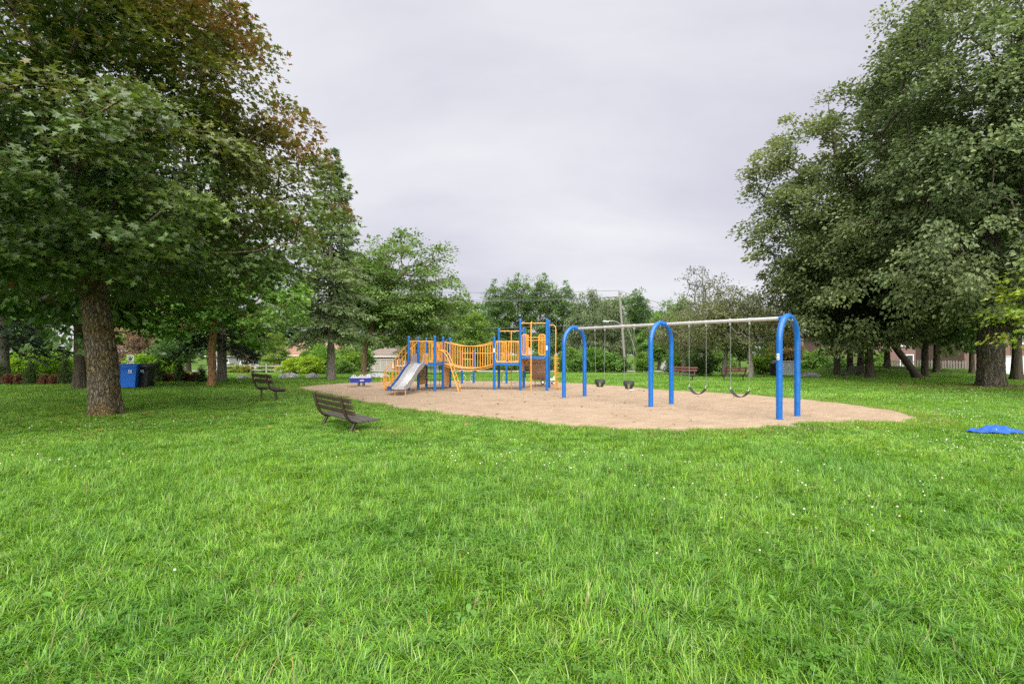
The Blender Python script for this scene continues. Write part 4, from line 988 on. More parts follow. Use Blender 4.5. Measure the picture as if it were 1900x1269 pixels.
for px, Y, s, c, z, lab in ((20, 27.5, 1.0, (1.3, 1.4, .9), 0, 'leafy hedge bush behind the leftmost brown shrubs'), (72, 27.5, 1.05, (1.9, 1.9, .8), 1, 'yellow green hedge bush behind the second cedar'), (118, 28, 1.1, (1.8, 1.9, .8), 2, 'yellow green hedge bush behind the tallest cedar'), (-20, 28, 1.2, (.7, .8, .7), 3, 'dark hedge bush beyond the left edge row'),
                           (262, 30, 1.0, (1.6, 1.8, .9), 4, 'green bush behind the black bin'), (300, 31, .9, (1.9, 1.9, .9), 5, 'light bush behind the red brown shrubs'),
                           (552, 45, 1.1, (1.8, 1.6, .45), 1, 'golden yellow bush beside the rail fence'), (578, 44, 1.15, (1.6, 1.5, .5), 2, 'golden yellow bush left of the spruce trunk'), (600, 47, 1.35, (1.0, 1.25, .8), 3, 'tall green bush behind the golden bushes'), (632, 44, .9, (1.2, 1.3, 1.1), 4, 'pale green bush right of the spruce trunk'),
                           (648, 52, 1.4, (1.25, 1.25, .8), 5, 'loose grassy bush along the driveway'), (655, 62, 2.3, (.75, .9, .7), .5, 'big dark bush below the house roof'), (590, 64, 2.4, (.9, 1.1, .8), 1.5, 'big green bush below the salmon roof'), (430, 52, .7, (1.3, 1.2, .7), 2.5, 'small bush behind the rail fence near the spruce'), (442, 50, .6, (1.5, 1.2, .6), 3.5, 'small yellow shrub in front of the rail fence'), (458, 50, .6, (1.6, 1.0, .6), 4.5, 'small orange tinged shrub in front of the rail fence'), (492, 55, .8, (1.0, 1.2, .7), 5.5, 'rounded shrub behind the far left bench')):
    plant_bush('bush', lab, (at(px, Y), Y), BUSH if s < 1.3 else BUSH2, 'bushes at the left of the park', (s, s, s), c, z)

# ------------------------------------------------------------------ swing set
def swing_set():
    Lp = Vector((2.09, 16.17, 0)); Rp = Vector((6.31, 11.03, 0)); d = (Rp - Lp); bay = d.length / 2; ang = math.atan2(d.y, d.x)
    root = empty('swing_frame', (Lp.x, Lp.y, 0.0), ang)
    tag(root, 'blue three arch swing frame with a long galvanised beam over the sand', 'swing frame')
    r = .066; half = .50; zs = 1.80; top = 2.37
    for i in range(3):
        x = i * bay
        pts_ = [(x, -half, -.35), (x, -half, .6), (x, -half, 1.2), (x, -half, 1.6)]
        n = 20
        for k in range(n + 1):
            a = math.pi * k / n
            pts_.append((x, -half * math.cos(a), zs + (top - zs) * math.sin(a)))
        pts_ += [(x, half, 1.6), (x, half, 1.2), (x, half, .6), (x, half, -.35)]
        arch = MB().tube(pts_, r, 18).build('arch', M_blue, root, True)
        # collar that clamps the beam
        for s in ((-1, 1) if i == 1 else ((1,) if i == 0 else (-1,))):
            MB().tube([(x + s * .02, 0, top - .04), (x + s * .20, 0, top - .04)], .056, 14).build('collar', M_blue, arch, True)
        for s in (-1, 1):
            MB().box((x, s * .10, top - .075), (.10, .03, .05)).build('clamp', M_galv, arch)
        if i == 2:
            st = MB().add([(x - .025, -half - r - .003, 1.38), (x + .025, -half - r - .003, 1.38), (x + .025, -half - r - .003, 1.52), (x - .025, -half - r - .003, 1.52),
                           (x - .025, -half - r + .012, 1.38), (x + .025, -half - r + .012, 1.38), (x + .025, -half - r + .012, 1.52), (x - .025, -half - r + .012, 1.52)],
                          [(0, 1, 2, 3), (7, 6, 5, 4), (0, 4, 5, 1), (1, 5, 6, 2), (2, 6, 7, 3), (3, 7, 4, 0)]).build('warning_label', M_white, arch)
            for k in range(4):
                MB().box((x, -half - r - .005, 1.40 + k * .032), (.036, .003, .012)).build('print_line', M_black, st)
    for i in range(2):
        bm = MB().tube([(i * bay + .19, 0, top - .04), ((i + 1) * bay - .19, 0, top - .04)], .043, 14).build('beam', M_galv, root, True)
        for s in (.33, .665):
            for o_ in ((-.24, .24) if i == 1 else (-.20, .20)):
                x = (i + s) * bay + o_
                MB().tube([(x - .03, 0, top - .04), (x + .03, 0, top - .04)], .052, 12).box((x, 0, top - .115), (.03, .045, .06)).build('hanger', M_galv, bm)
    # swings: things of their own that hang from the beam
    def chain(mb, x0, x1, z0, z1, y=0.0):
        n = int((z0 - z1) / .034); 
        for k in range(n):
            t = (k + .5) / n; x = x0 + (x1 - x0) * t; z = z0 + (z1 - z0) * t
            w = .009; l = .021
            ring = [(w, -l * .55), (w, l * .55), (0, l), (-w, l * .55), (-w, -l * .55), (0, -l)]
            if k % 2: pts_ = [(x + a, y, z + b) for a, b in ring]
            else: pts_ = [(x, y + a, z + b) for a, b in ring]
            mb.tube(pts_ + [pts_[0]], .0032, 4, False)
        return mb
    rm = Matrix.Rotation(ang, 4, 'Z')
    for i, kinds in enumerate(('bucket', 'belt')):
        for j, s in enumerate((.33, .665)):
            p = rm @ Vector(((i + s) * bay, 0, 0)) + Lp
            zt = top - .14
            sr = empty('bucket_swing' if i == 0 else 'belt_swing', (p.x, p.y, .5), ang)
            tag(sr, ['black rubber bucket swing nearer the first arch', 'black rubber bucket swing nearer the middle arch', 'black belt swing hanging next to the middle arch', 'black belt swing hanging next to the end arch'][2 * i + j], 'swing', ['bucket swings', 'belt swings'][i])
            sr.rotation_euler.z = ang + (.05, -.06, .03, -.04)[2 * i + j]
            if i == 1:
                w = .235; zb = -.06; pts_ = []
                n = 14; V_ = []
                for k in range(n + 1):
                    t = -1 + 2 * k / n; x = w * t * (1 - .04 * t * t); z = zb + .17 * abs(t) ** 2.0
                    for dy_, dz_ in ((-.075, 0), (.075, 0), (.075, .012), (-.075, .012)): V_.append((x, dy_, z + dz_))
                F_ = [(4 * k + a, 4 * k + (a + 1) % 4, 4 * k + 4 + (a + 1) % 4, 4 * k + 4 + a) for k in range(n) for a in range(4)] + [(3, 2, 1, 0), tuple(4 * n + a for a in range(4))]
                MB().add(V_, F_).build('seat', M_rubber, sr, True)
                for s_ in (-1, 1):
                    MB().tube([(s_ * w * .96, -.05, .10), (s_ * w, 0, .19), (s_ * w * .96, .05, .10)], .006, 6).build('triangle_link', M_galv, sr)
                    chain(MB(), s_ * .24, s_ * w, zt - .5, .19).build('chain', M_chain, sr)
            else:
                # bucket: upper band, pommel straps front and back, leg openings
                n = 24; V_ = []; F_ = []
                def ring(rx, ry, z, m): return [(rx * math.cos(2 * math.pi * k / m), ry * math.sin(2 * math.pi * k / m), z) for k in range(m)]
                lv = [ring(.165, .135, .19, n), ring(.175, .145, .10, n), ring(.155, .13, .10, n), ring(.147, .118, .19, n)]
                V_ = sum(lv, []); F_ = [(a * n + k, a * n + (k + 1) % n, ((a + 1) % 4) * n + (k + 1) % n, ((a + 1) % 4) * n + k) for a in range(4) for k in range(n)]
                MB().add(V_, F_).build('band', M_rubber, sr, True)
                MB().box((0, 0, -.035), (.17, .16, .022)).build('seat', M_rubber, sr)
                for sy in (-1, 1):
                    MB().add([(-.045, sy * .14, .11), (.045, sy * .14, .11), (.03, sy * .075, -.03), (-.03, sy * .075, -.03), (-.045, sy * .122, .11), (.045, sy * .122, .11), (.03, sy * .06, -.03), (-.03, sy * .06, -.03)],
                             [(0, 1, 2, 3), (7, 6, 5, 4), (0, 4, 5, 1), (1, 5, 6, 2), (2, 6, 7, 3), (3, 7, 4, 0)]).build('strap', M_rubber, sr)
                for sx in (-1, 1):
                    MB().add([(sx * .172, -.075, .11), (sx * .172, .075, .11), (sx * .085, .045, -.03), (sx * .085, -.045, -.03), (sx * .155, -.075, .11), (sx * .155, .075, .11), (sx * .07, .045, -.03), (sx * .07, -.045, -.03)],
                             [(0, 1, 2, 3), (7, 6, 5, 4), (0, 4, 5, 1), (1, 5, 6, 2), (2, 6, 7, 3), (3, 7, 4, 0)]).build('side_wall', M_rubber, sr)
                    chain(MB(), sx * .20, sx * .165, zt - .5, .19).build('chain', M_chain, sr)
swing_set()

# ------------------------------------------------------------------ play structure
def play_structure():
    ang = math.atan2(-.156, .988)
    root = empty('play_structure', (-.70, 19.1, 0.0), ang)
    tag(root, 'blue and orange climbing structure with slide hanging bridge and play tower', 'play structure')
    S = 1.04
    def post(a, b, h, z0=-.25, m=M_blue, r=.053):
        me = MB().tube([(0, 0, z0), (0, 0, h - .05)], r, 14).tube([(0, 0, h - .055), (0, 0, h - .03), (0, 0, h - .008), (0, 0, h)], [r * 1.08, r * 1.08, r * .8, r * .3], 14)
        return me.build('post', m, root, True, (a, b, 0))
    AL, AR = -3.14, -2.10
    for a, b, h in ((AL, -S, 2.17), (AR, -S, 2.17), (AL, 0, 2.17), (AR, 0, 2.17), (AL, 1, 2.17), (AR, 1, 2.17), (0, 0, 2.17), (0, 1, 2.54), (S, 0, 2.86), (S, 1, 2.56), (2 * S, 0, 2.86), (2 * S, 1, 2.86)):
        p = post(a, b, h)
        if (a, b) in ((0, 0), (2 * S, 0)):
            lb = MB().box((0, -.055, 1.62 if a == 0 else 1.72), (.05, .012, .16)).build('label_plate', M_white, p)
            for k in range(3): MB().box((0, -.0625, (1.57 if a == 0 else 1.67) + k * .045), (.034, .003, .012)).build('print_line', M_galv, lb)
    def deck(a0, a1, b0, b1, z):
        g = .05
        d = MB().box(((a0 + a1) / 2, (b0 + b1) / 2, z - .015), (a1 - a0 - 2 * g, b1 - b0 - 2 * g, .03)).build('deck', M_blue_dark, root)
        for (x0, y0, x1, y1) in ((a0 + g, b0, a1 - g, b0), (a0 + g, b1, a1 - g, b1), (a0, b0 + g, a0, b1 - g), (a1, b0 + g, a1, b1 - g)):
            MB().box(((x0 + x1) / 2, (y0 + y1) / 2, z - .04), (max(abs(x1 - x0), .04), max(abs(y1 - y0), .04), .085)).build('edge_beam', M_blue, d)
    Z1, Z2 = 1.12, 1.38
    deck(AL, AR, -S, 0, Z1); deck(AL, AR, 0, 1, Z1); deck(0, S, 0, 1, Z1); deck(S, 2 * S, 0, 1, Z2)
    BAL = {}
    def baluster(h):
        k = round(h, 2)
        if k not in BAL: BAL[k] = MB().tube([(0, 0, 0), (0, 0, h)], .0115, 7).mesh('baluster', M_orange, True)
        return BAL[k]
    def railing(p0, p1, z0, z1, n, loops=False, r=.017):
        p0 = Vector((p0[0], p0[1], 0)); p1 = Vector((p1[0], p1[1], 0)); d = (p1 - p0); L = d.length; d.normalize()
        A, B = p0 + d * .06, p1 - d * .06
        mb = MB()
        if loops:      # frame with rounded corners
            c = .09; up = Vector((0, 0, 1)); pts_ = []
            for (o_, sx, sz, a0) in ((A + up * z1, 1, -1, 180), (B + up * z1, -1, -1, 90), (B + up * z0, -1, 1, 0), (A + up * z0, 1, 1, 270)):
                cc = o_ + d * sx * c + up * sz * c
                for k in range(6):
                    a = R(a0 - 90 * k / 5); pts_.append(cc + d * math.cos(a) * c + up * math.sin(a) * c)
            mb.tube(pts_ + [pts_[0]], r, 8, False)
        else:
            mb.tube([A + Vector((0, 0, z1)), B + Vector((0, 0, z1))], r, 8).tube([A + Vector((0, 0, z0)), B + Vector((0, 0, z0))], r, 8)
        fr = mb.build('railing', M_orange, root, True)
        for k in range(n):
            t = (k + .5) / n if not loops else (k + 1) / (n + 1)
            p = A + (B - A) * t
            o = link('baluster', baluster(z1 - z0 - .01), fr); o.location = (p.x, p.y, z0 + .005)
        return fr
    zb, zt = Z1 + .06, Z1 + .84
    # left tower: slide opening in front, gaps for stair, ladder and bridge
    railing((AL, -S), (AL + .30, -S), zb, zt, 3); railing((AR - .30, -S), (AR, -S), zb, zt, 3)
    MB().tube([(AL + .05, -S, zt + .01), (AR - .05, -S, zt + .01)], .018, 8).build('top_bar', M_orange, root, True)
    railing((AL, 0), (AL, 1), zb, zt, 8); railing((AL, 1), (AR, 1), zb, zt, 9)
    bp = MB().box((AL + .42, .985, (zb + zt) / 2), (.36, .022, .70), 0, .004).build('wheel_panel', M_panel, root)
    wh = MB()
    ringp = [(AL + .42 + .105 * math.cos(2 * math.pi * k / 20), .935, zb + .50 + .105 * math.sin(2 * math.pi * k / 20)) for k in range(21)]
    wh.tube(ringp, .013, 6, False)
    for k in range(3):
        a = R(90 + 120 * k); wh.tube([(AL + .42, .935, zb + .5), (AL + .42 + .1 * math.cos(a), .935, zb + .5 + .1 * math.sin(a))], .010, 6)
    wh.tube([(AL + .42, .98, zb + .5), (AL + .42, .925, zb + .5)], .022, 8); wh.build('steering_wheel', M_black, bp, True)
    for b_ in (-S + .16, -.14):
        MB().box((AR, b_, (zb + zt) / 2), (.024, .17, zt - zb)).build('entry_panel', M_panel, root)
    # panels under the tower
    MB().box((AL + .02, .5, .62), (.024, .80, .80)).build('counter_panel', M_panel, root)
    MB().box((AL + .10, .5, .52), (.22, .80, .03)).build('counter_shelf', M_tan, root)
    pn = MB(); 
    for k in range(5): pn.box((AR, .5, .26 + k * .19), (.024, .80, .15))
    ps = MB().box((AR, .5, .64), (.03, .76, .94)).build('activity_panel', M_panel, root)
    for k in range(3): MB().box((AR + .018, .5, .40 + k * .24), (.010, .62, .03)).build('panel_bar', M_orange, ps)
    # rope net
    nt_ = []
    for k in range(5):
        x = AL + .15 + k * .19
        nt_.append(MB().tube([(x, .55, .16), (x + .02, .56, .6), (x, .55, Z1 - .09)], .009, 6).build('rope', M_black, root))
    for k in range(4):
        z = .2 + k * .24
        nt_.append(MB().tube([(AL + .08, .55, z), ((AL + AR) / 2, .56, z - .02), (AR - .06, .55, z)], .009, 6).build('rope', M_black, root))
    # steel slide
    cx = (AL + AR) / 2; sx0 = cx - .03
    prof = [(-S + .10, Z1 + .0), (-S - .10, Z1 - .01), (-S - .32, Z1 - .13), (-S - .70, .80), (-S - 1.10, .52), (-S - 1.36, .355), (-S - 1.56, .295), (-S - 1.82, .285)]
    def interp_prof(n=26):
        P = [np.array(p) for p in prof]; out = []
        for i in range(len(P) - 1):
            p0 = P[max(i - 1, 0)]; p1 = P[i]; p2 = P[i + 1]; p3 = P[min(i + 2, len(P) - 1)]
            for t in np.linspace(0, 1, 4)[:-1]:
                out.append(.5 * ((2 * p1) + (-p0 + p2) * t + (2 * p0 - 5 * p1 + 4 * p2 - p3) * t * t + (-p0 + 3 * p1 - 3 * p2 + p3) * t ** 3))
        out.append(P[-1]); return np.array(out)
    PR = interp_prof(); n = len(PR)
    drift = lambda y: -.10 * (-S - y)          # the chute swings slightly to the side as it drops
    w = .225; wall = .20
    slide = MB()
    V_ = []; F_ = []
    sec = [(-w, wall), (-w + .012, wall + .004), (-w + .02, .03), (-w + .05, 0.0), (w - .05, 0.0), (w - .02, .03), (w - .012, wall + .004), (w, wall), (w, -.02), (-w, -.02)]
    for i, (y, z) in enumerate(PR):
        g = min(1.0, max(.35, (i + 1) / 5)); e = 1.0 if i < n - 4 else (.75 if i < n - 2 else .4)
        dd = PR[min(i + 1, n - 1)] - PR[max(i - 1, 0)]; dd = dd / np.linalg.norm(dd); nn = np.array([dd[1], -dd[0]]); nn = nn if nn[1] > 0 else -nn
        for (sx_, sh) in sec:
            h = sh * (1.9 if (i < 5 and sh > .1) else 1) * (e if sh > .1 else 1)
            V_.append((sx0 + drift(y) + sx_, y + nn[0] * h, z + nn[1] * h))
    k = len(sec)
    F_ = [(i * k + a, i * k + (a + 1) % k, (i + 1) * k + (a + 1) % k, (i + 1) * k + a) for i in range(n - 1) for a in range(k)] + [tuple(range(k)), tuple(range(n * k - 1, n * k - k - 1, -1))]
    sl = MB().add(V_, F_).build('slide', M_steel, root, True)
    for s in (-1, 1):
        y = -S - 1.66; MB().tube([(sx0 + drift(y) + s * .19, y, .27), (sx0 + drift(y) + s * .19, y, -.15)], .019, 8).build('slide_leg', M_orange, sl, True)
        MB().box((sx0 + s * .25, -S - .02, Z1 + .16), (.05, .03, .40)).build('slide_hood', M_panel, sl)
    # blue plastic slide alongside
    V_ = []
    sec2 = [(-.20, .17), (-.165, .17), (-.15, .03), (-.05, .0), (-.05, -.03), (-.20, -.03)]
    for i, (y, z) in enumerate(PR):
        e = 1.0 if i < n - 4 else .6
        for (sx_, sh) in sec2: V_.append((sx0 + drift(y) - w - .02 + sx_ , y + .10, z + sh * (e if sh > .1 else 1) - .05))
    k = len(sec2)
    F_ = [(i * k + a, i * k + (a + 1) % k, (i + 1) * k + (a + 1) % k, (i + 1) * k + a) for i in range(n - 1) for a in range(k)] + [tuple(range(k)), tuple(range(n * k - 1, n * k - k - 1, -1))]
    MB().add(V_, F_).build('slide_guard', M_blue_dark, root, True)
    # stair with orange handrails at the left
    st = MB()
    x0, x1, z0_, z1_ = AL - .02, AL - 1.02, Z1, .16
    yA, yB = -.86, -.14
    def sp(t, y, up=0): return (x0 + (x1 - x0) * t, y - .10 * t, z0_ + (z1_ - z0_) * t + up)
    for y in (yA, yB):
        MB().tube([sp(0, y, -.02), sp(1, y, -.02)], .024, 8).build('stair_stringer', M_orange, root, True)
        hr = MB().tube([sp(-.02, y, .80), sp(.25, y, .80), sp(.98, y, .66), (x1 - .02, y - .1, .62), (x1 - .02, y - .1, -.15)], .018, 8).build('handrail', M_orange, root, True)
        for k in range(8):
            t = (k + .5) / 8; a = Vector(sp(t, y, 0)); b = Vector(sp(t, y, .80 - .15 * t))
            MB().tube([a, b], .0115, 7).build('baluster', M_orange, hr, True)
    for k in range(6):
        t = (k + .7) / 6; c = sp(t, (yA + yB) / 2, 0)
        MB().box((c[0], c[1], c[2] - .02), (.19, .70, .03)).build('step', M_orange, root)
    # spinning flower wheel at the stair foot
    fw = MB(); cxx, cyy, czz = x1 - .12, -.55, .42
    for k in range(8):
        a = 2 * math.pi * k / 8
        fw.tube([(cxx, cyy, czz), (cxx + .2 * math.cos(a), cyy, czz + .2 * math.sin(a))], .014, 6)
    fw.tube([(cxx + .2 * math.cos(2 * math.pi * k / 20), cyy, czz + .2 * math.sin(2 * math.pi * k / 20)) for k in range(21)], .014, 6, False)
    fw.tube([(cxx, cyy, czz - .2), (cxx, cyy, -.1)], .02, 8).build('flower_wheel', M_orange, root, True)
    # arched ladder on the bridge side
    lad = []
    for s in (-.20, .20):
        y = -S * .5 + s - .05
        pts_ = [(AR + .02, y, Z1 + .50), (AR + .14, y - .01, Z1 + .51), (AR + .28, y - .02, Z1 + .44), (AR + .40, y - .03, Z1 + .27), (AR + .50, y - .04, Z1 + .04), (AR + .94, y - .10, -.12)]
        P = catmull([p for p in pts_], 1); 
        fine = []
        for i in range(len(pts_) - 1):
            p0, p1, p2, p3 = (Vector(pts_[max(0, min(len(pts_) - 1, i + j))]) for j in (-1, 0, 1, 2))
            for t in (0, .33, .66): fine.append(.5 * ((2 * p1) + (p2 - p0) * t + (2 * p0 - 5 * p1 + 4 * p2 - p3) * t * t + (3 * p1 - p0 - 3 * p2 + p3) * t ** 3))
        fine.append(Vector(pts_[-1])); lad.append(fine)
        MB().tube(fine, .019, 8).build('ladder_rail', M_orange, root, True)
    for z in (.18, .40, .62, .84, 1.04):
        def hit(f):
            for a, b in zip(f[:-1], f[1:]):
                if a.z >= z >= b.z and b.x > AR + .3: return a + (b - a) * ((a.z - z) / (a.z - b.z + 1e-9))
            return f[-1]
        a, b = hit(lad[0]), hit(lad[1]); c = (a + b) / 2
        MB().box(c, (.10, (b - a).length, .022)).build('rung', M_orange, root)
    # hanging bridge
    n = 20
    def sag(t): return 1 - (2 * t - 1) ** 2
    for y in (.06, .94):
        top_ = MB().tube([(AR + (0 - AR) * t, y, zt + .02 - .19 * sag(t)) for t in np.linspace(.01, .99, 17)], .018, 8).build('bridge_rail', M_orange, root, True)
        low_ = MB().tube([(AR + (0 - AR) * t, y, Z1 - .02 - .20 * sag(t)) for t in np.linspace(.01, .99, 17)], .020, 8).tube([(AR + (0 - AR) * t, y, Z1 - .10 - .20 * sag(t)) for t in np.linspace(.01, .99, 17)], .013, 8).build('bridge_edge', M_orange, root, True)
        for k in range(n):
            t = (k + .5) / n; x = AR + (0 - AR) * t; o = link('baluster', baluster(.84), top_); o.location = (x, y, Z1 - .02 - .20 * sag(t))
    for k in range(14):
        t = (k + .5) / 14; x = AR - AR * t; dz = -.20 * (4 - 8 * t) / -AR
        MB().box((x, .5, Z1 - .03 - .20 * sag(t)), (.135, .84, .028), 0, 0, Matrix.Rotation(-math.atan(dz), 3, 'Y')).build('bridge_plank', M_tan if k % 2 else M_panel, root)
    # middle deck
    railing((0, 0), (.55, 0), zb, zt, 5, True); railing((.50, 0), (S, 0), zb, zt, 5, True)
    MB().tube([(.06, 0, zt + .012), (S - .05, 0, zt + .012)], .018, 8).build('top_bar', M_orange, root, True)
    MB().tube([(.06, 0, zb - .02), (S - .05, 0, zb - .02)], .016, 8).build('bottom_bar', M_orange, root, True)
    railing((0, 1), (.36, 1), zb, zt, 4); railing((.68, 1), (S, 1), zb, zt, 4)
    MB().tube([(0, 1, 2.42), (S, 1, 2.42)], .018, 8).build('overhead_bar', M_orange, root, True)
    MB().tube([(.52, 1.0, 2.42), (.52, 1.0, -.15)], .020, 8).build('slide_pole', M_orange, root, True)
    lp = MB().tube([(.10, 1.05, .25), (.10, 1.05, .62), (.14, 1.05, .72), (.24, 1.05, .78), (.7, 1.05, .80), (.98, 1.02, .88)], .016, 8).build('hand_loop', M_orange, root, True)
    MB().tube([(.98, 1.02, .34), (.62, 1.05, .28), (.52, 1.05, .30)], .014, 8).build('foot_loop', M_galv, root, True)
    # high deck
    zb2, zt2 = Z2 + .06, Z2 + .86
    railing((S, 0), (S + .36, 0), zb2, zt2, 3, True); railing((2 * S - .38, 0), (2 * S, 0), zb2, zt2, 4, True)
    railing((S, 1), (S + .28, 1), zb2, zt2, 3); railing((2 * S - .28, 1), (2 * S, 1), zb2, zt2, 3)
    for z in (zt2 - .09, zt2 - .20): MB().tube([(S + .05, .99, z), (2 * S - .05, .99, z)], .016, 8).build('cross_bar', M_orange, root, True)
    MB().tube([(S, 0, 2.68), (2 * S, 0, 2.68)], .018, 8).build('overhead_bar', M_orange, root, True)
    MB().tube([(S + .47, 0, 2.70), (S + .47, -.25, 2.72), (S + .47, -.38, 2.66), (S + .47, -.42, 2.5), (S + .47, -.42, -.15)], .022, 10).build('fire_pole', M_orange, root, True)
    MB().box((2 * S + .01, .20, (zb2 + zt2) / 2), (.024, .20, .72)).build('entry_panel', M_panel, root)
    MB().box((S + .09, .95, 1.16), (.15, .03, .26)).build('small_panel', M_panel, root)
    MB().tube([(2 * S, .98, 2.66), (2 * S + .18, .98, 2.66), (2 * S + .25, .97, 2.62), (2 * S + .28, .96, 2.52), (2 * S + .28, .94, -.15)], .018, 8).build('climber_pole', M_orange, root, True)
    MB().tube([(2 * S + .28, .48, 1.46), (2 * S + .28, .48, -.15)], .018, 8).build('climber_pole', M_orange, root, True)
    for k in range(15):
        z = .10 + k * .092
        MB().tube([(2 * S + .28, .94, z), (2 * S + .36 + .05 * (k % 2), .85, z), (2 * S + .38 + .05 * (k % 2), .60, z), (2 * S + .28, .48, z)], .013, 6).build('rung', M_orange, root, True)
    # wide tan slide running down behind the tower
    P3 = [(1.0, Z2 - .02), (1.25, Z2 - .05), (1.7, 1.0), (2.3, .66), (2.8, .40), (3.15, .30), (3.5, .28)]
    V_ = []; sec3 = [(-.42, .16), (-.38, .16), (-.36, .02), (.36, .02), (.38, .16), (.42, .16), (.42, -.03), (-.42, -.03)]
    for (y, z) in P3:
        for (sx_, sh) in sec3: V_.append((S * 1.5 + sx_ * (1 - .02 * y), y, z + sh))
    k = len(sec3); n = len(P3)
    ts = MB().add(V_, [(i * k + a, i * k + (a + 1) % k, (i + 1) * k + (a + 1) % k, (i + 1) * k + a) for i in range(n - 1) for a in range(k)] + [tuple(range(k)), tuple(range(n * k - 1, n * k - k - 1, -1))]).build('rear_slide', M_tan, root, True)
    for s in (-1, 1): MB().tube([(S * 1.5 + s * .3, 3.3, .27), (S * 1.5 + s * .3, 3.3, -.15)], .02, 8).build('slide_leg', M_orange, ts)
    for y in (1.55, 2.2): MB().box((S * 1.5, y, {1.55: 1.06, 2.2: .68}[y]), (.80, .03, .03)).build('brace', M_tan, ts)
    for a in (0, 1.04): MB().box((S + .03 if a == 0 else 2 * S - .03, .5, Z2 - .35), (.022, .85, .5)).build('side_panel', M_tan, root) if a == 0 else None
play_structure()

def pull_up_bars():
    root = empty('balance_bar', (-1.95, 23.1, 0), R(-6)); tag(root, 'low row of blue posts joined by orange bars behind the hanging bridge', 'play bar')
    for k, x in enumerate((-.45, .12, 1.7)):
        p = MB().tube([(0, 0, -.2), (0, 0, 1.58)], .053, 12).tube([(0, 0, 1.57), (0, 0, 1.62), (0, 0, 1.64)], [.057, .05, .02], 12).build('post', M_blue, root, True, (x, 0, 0))
        lp = [(.05 + .01, 0, .45), (.13, 0, .45), (.17, 0, .40), (.17, 0, .22), (.13, 0, .17), (.06, 0, .17)]
        s = 1 if k == 0 else -1
        MB().tube([(s * q[0], q[1], q[2]) for q in lp], .013, 6).build('loop_handle', M_galv, p, True)
    MB().tube([(-.45, 0, 1.50), (1.7, 0, 1.50)], .018, 8).build('bar', M_orange, root, True)
    MB().tube([(-.45, 0, 1.22), (.12, 0, 1.22)], .016, 8).build('bar', M_orange, root, True)
pull_up_bars()

# spring boat
def boat_rocker():
    root = empty('boat_rocker', (at(670, 20.9), 20.9, gsand(at(670, 20.9), 20.9)), R(14)); tag(root, 'blue and red boat shaped spring rocker with white handles on the sand', 'spring rocker')
    M_b2 = mat('rocker_blue', (0.03, 0.06, 0.42), .45)
    for s in (-1, 1):
        poly = [(-.40, .20), (.40, .20), (.47, .44), (.20, .40), (-.20, .40), (-.47, .44)]
        sd = MB().prism(poly, 'y', -.016, .016).build('side_board', M_b2, root, False, (0, s * .24, 0), (R(-16 * s), 0, 0))
        for x in (-.30, 0, .30):
            MB().tube([(x - .05, 0, .42), (x - .05, 0, .50), (x, 0, .53), (x + .05, 0, .50), (x + .05, 0, .42)], .009, 6).build('handle', M_white, sd, True)
        MB().prism([(-.44, .415), (.44, .415), (.445, .43), (-.445, .43)], 'y', -.019, .019).build('trim', M_white, sd)
        MB().box((.05, -s * 0 - .018 if s < 0 else .018, .30), (.16, .004, .05)).build('name_plate', M_white, sd)
    for s in (-1, 1):
        MB().box((s * .42, 0, .32), (.03, .44, .20), 0).build('end_board', M_b2, root)
        MB().box((s * .24, 0, .27), (.16, .40, .03)).build('seat', M_red, root)
    MB().box((0, 0, .215), (.74, .40, .03)).build('floor', M_red, root)
    MB().box((0, -.255, .225), (.56, .02, .07)).build('front_trim', M_red, root)
    for x in (-.10, .10):
        pts_ = [(x + .06 * math.cos(t), .06 * math.sin(t), .02 + .18 * t / (8 * math.pi)) for t in np.linspace(0, 8 * math.pi, 60)]
        MB().tube(pts_, .011, 5).build('spring', M_black, root, True)
    MB().box((0, 0, .0), (.42, .26, .05)).build('base_plate', M_galv, root)
boat_rocker()

def tricycle():
    x, y = at(1017, 22.6), 22.6
    root = empty('tricycle', (x, y, gsand(x, y)), R(8)); tag(root, 'small white and grey toddler tricycle left behind the tower post', 'tricycle')
    def wheel(p, r, w):
        t = MB().tube([(p[0], p[1] - w / 2, p[2]), (p[0], p[1] + w / 2, p[2])], r, 16).build('wheel', M_black, root, True)
        MB().tube([(p[0], p[1] - w / 2 - .004, p[2]), (p[0], p[1] + w / 2 + .004, p[2])], r * .55, 12).build('hub', M_white, t, True)
    wheel((-.26, 0, .10), .10, .035)
    for s in (-1, 1): wheel((.24, s * .15, .07), .07, .03)
    MB().tube([(-.26, 0, .10), (-.20, 0, .46)], .016, 8).tube([(-.2, -.16, .48), (-.2, .16, .48)], .014, 8).build('handlebar', mat('pale_grey_plastic', (.45, .40, .38), .5), root, True)
    MB().tube([(-.22, 0, .30), (0, 0, .20), (.24, 0, .10)], .022, 8).tube([(.24, -.15, .07), (.24, .15, .07)], .012, 6).build('frame', M_white, root, True)
    MB().prism([(.02, .22), (.30, .20), (.34, .36), (.28, .38), (.24, .27), (.04, .26)], 'y', -.10, .10).build('seat', M_white, root)
tricycle()

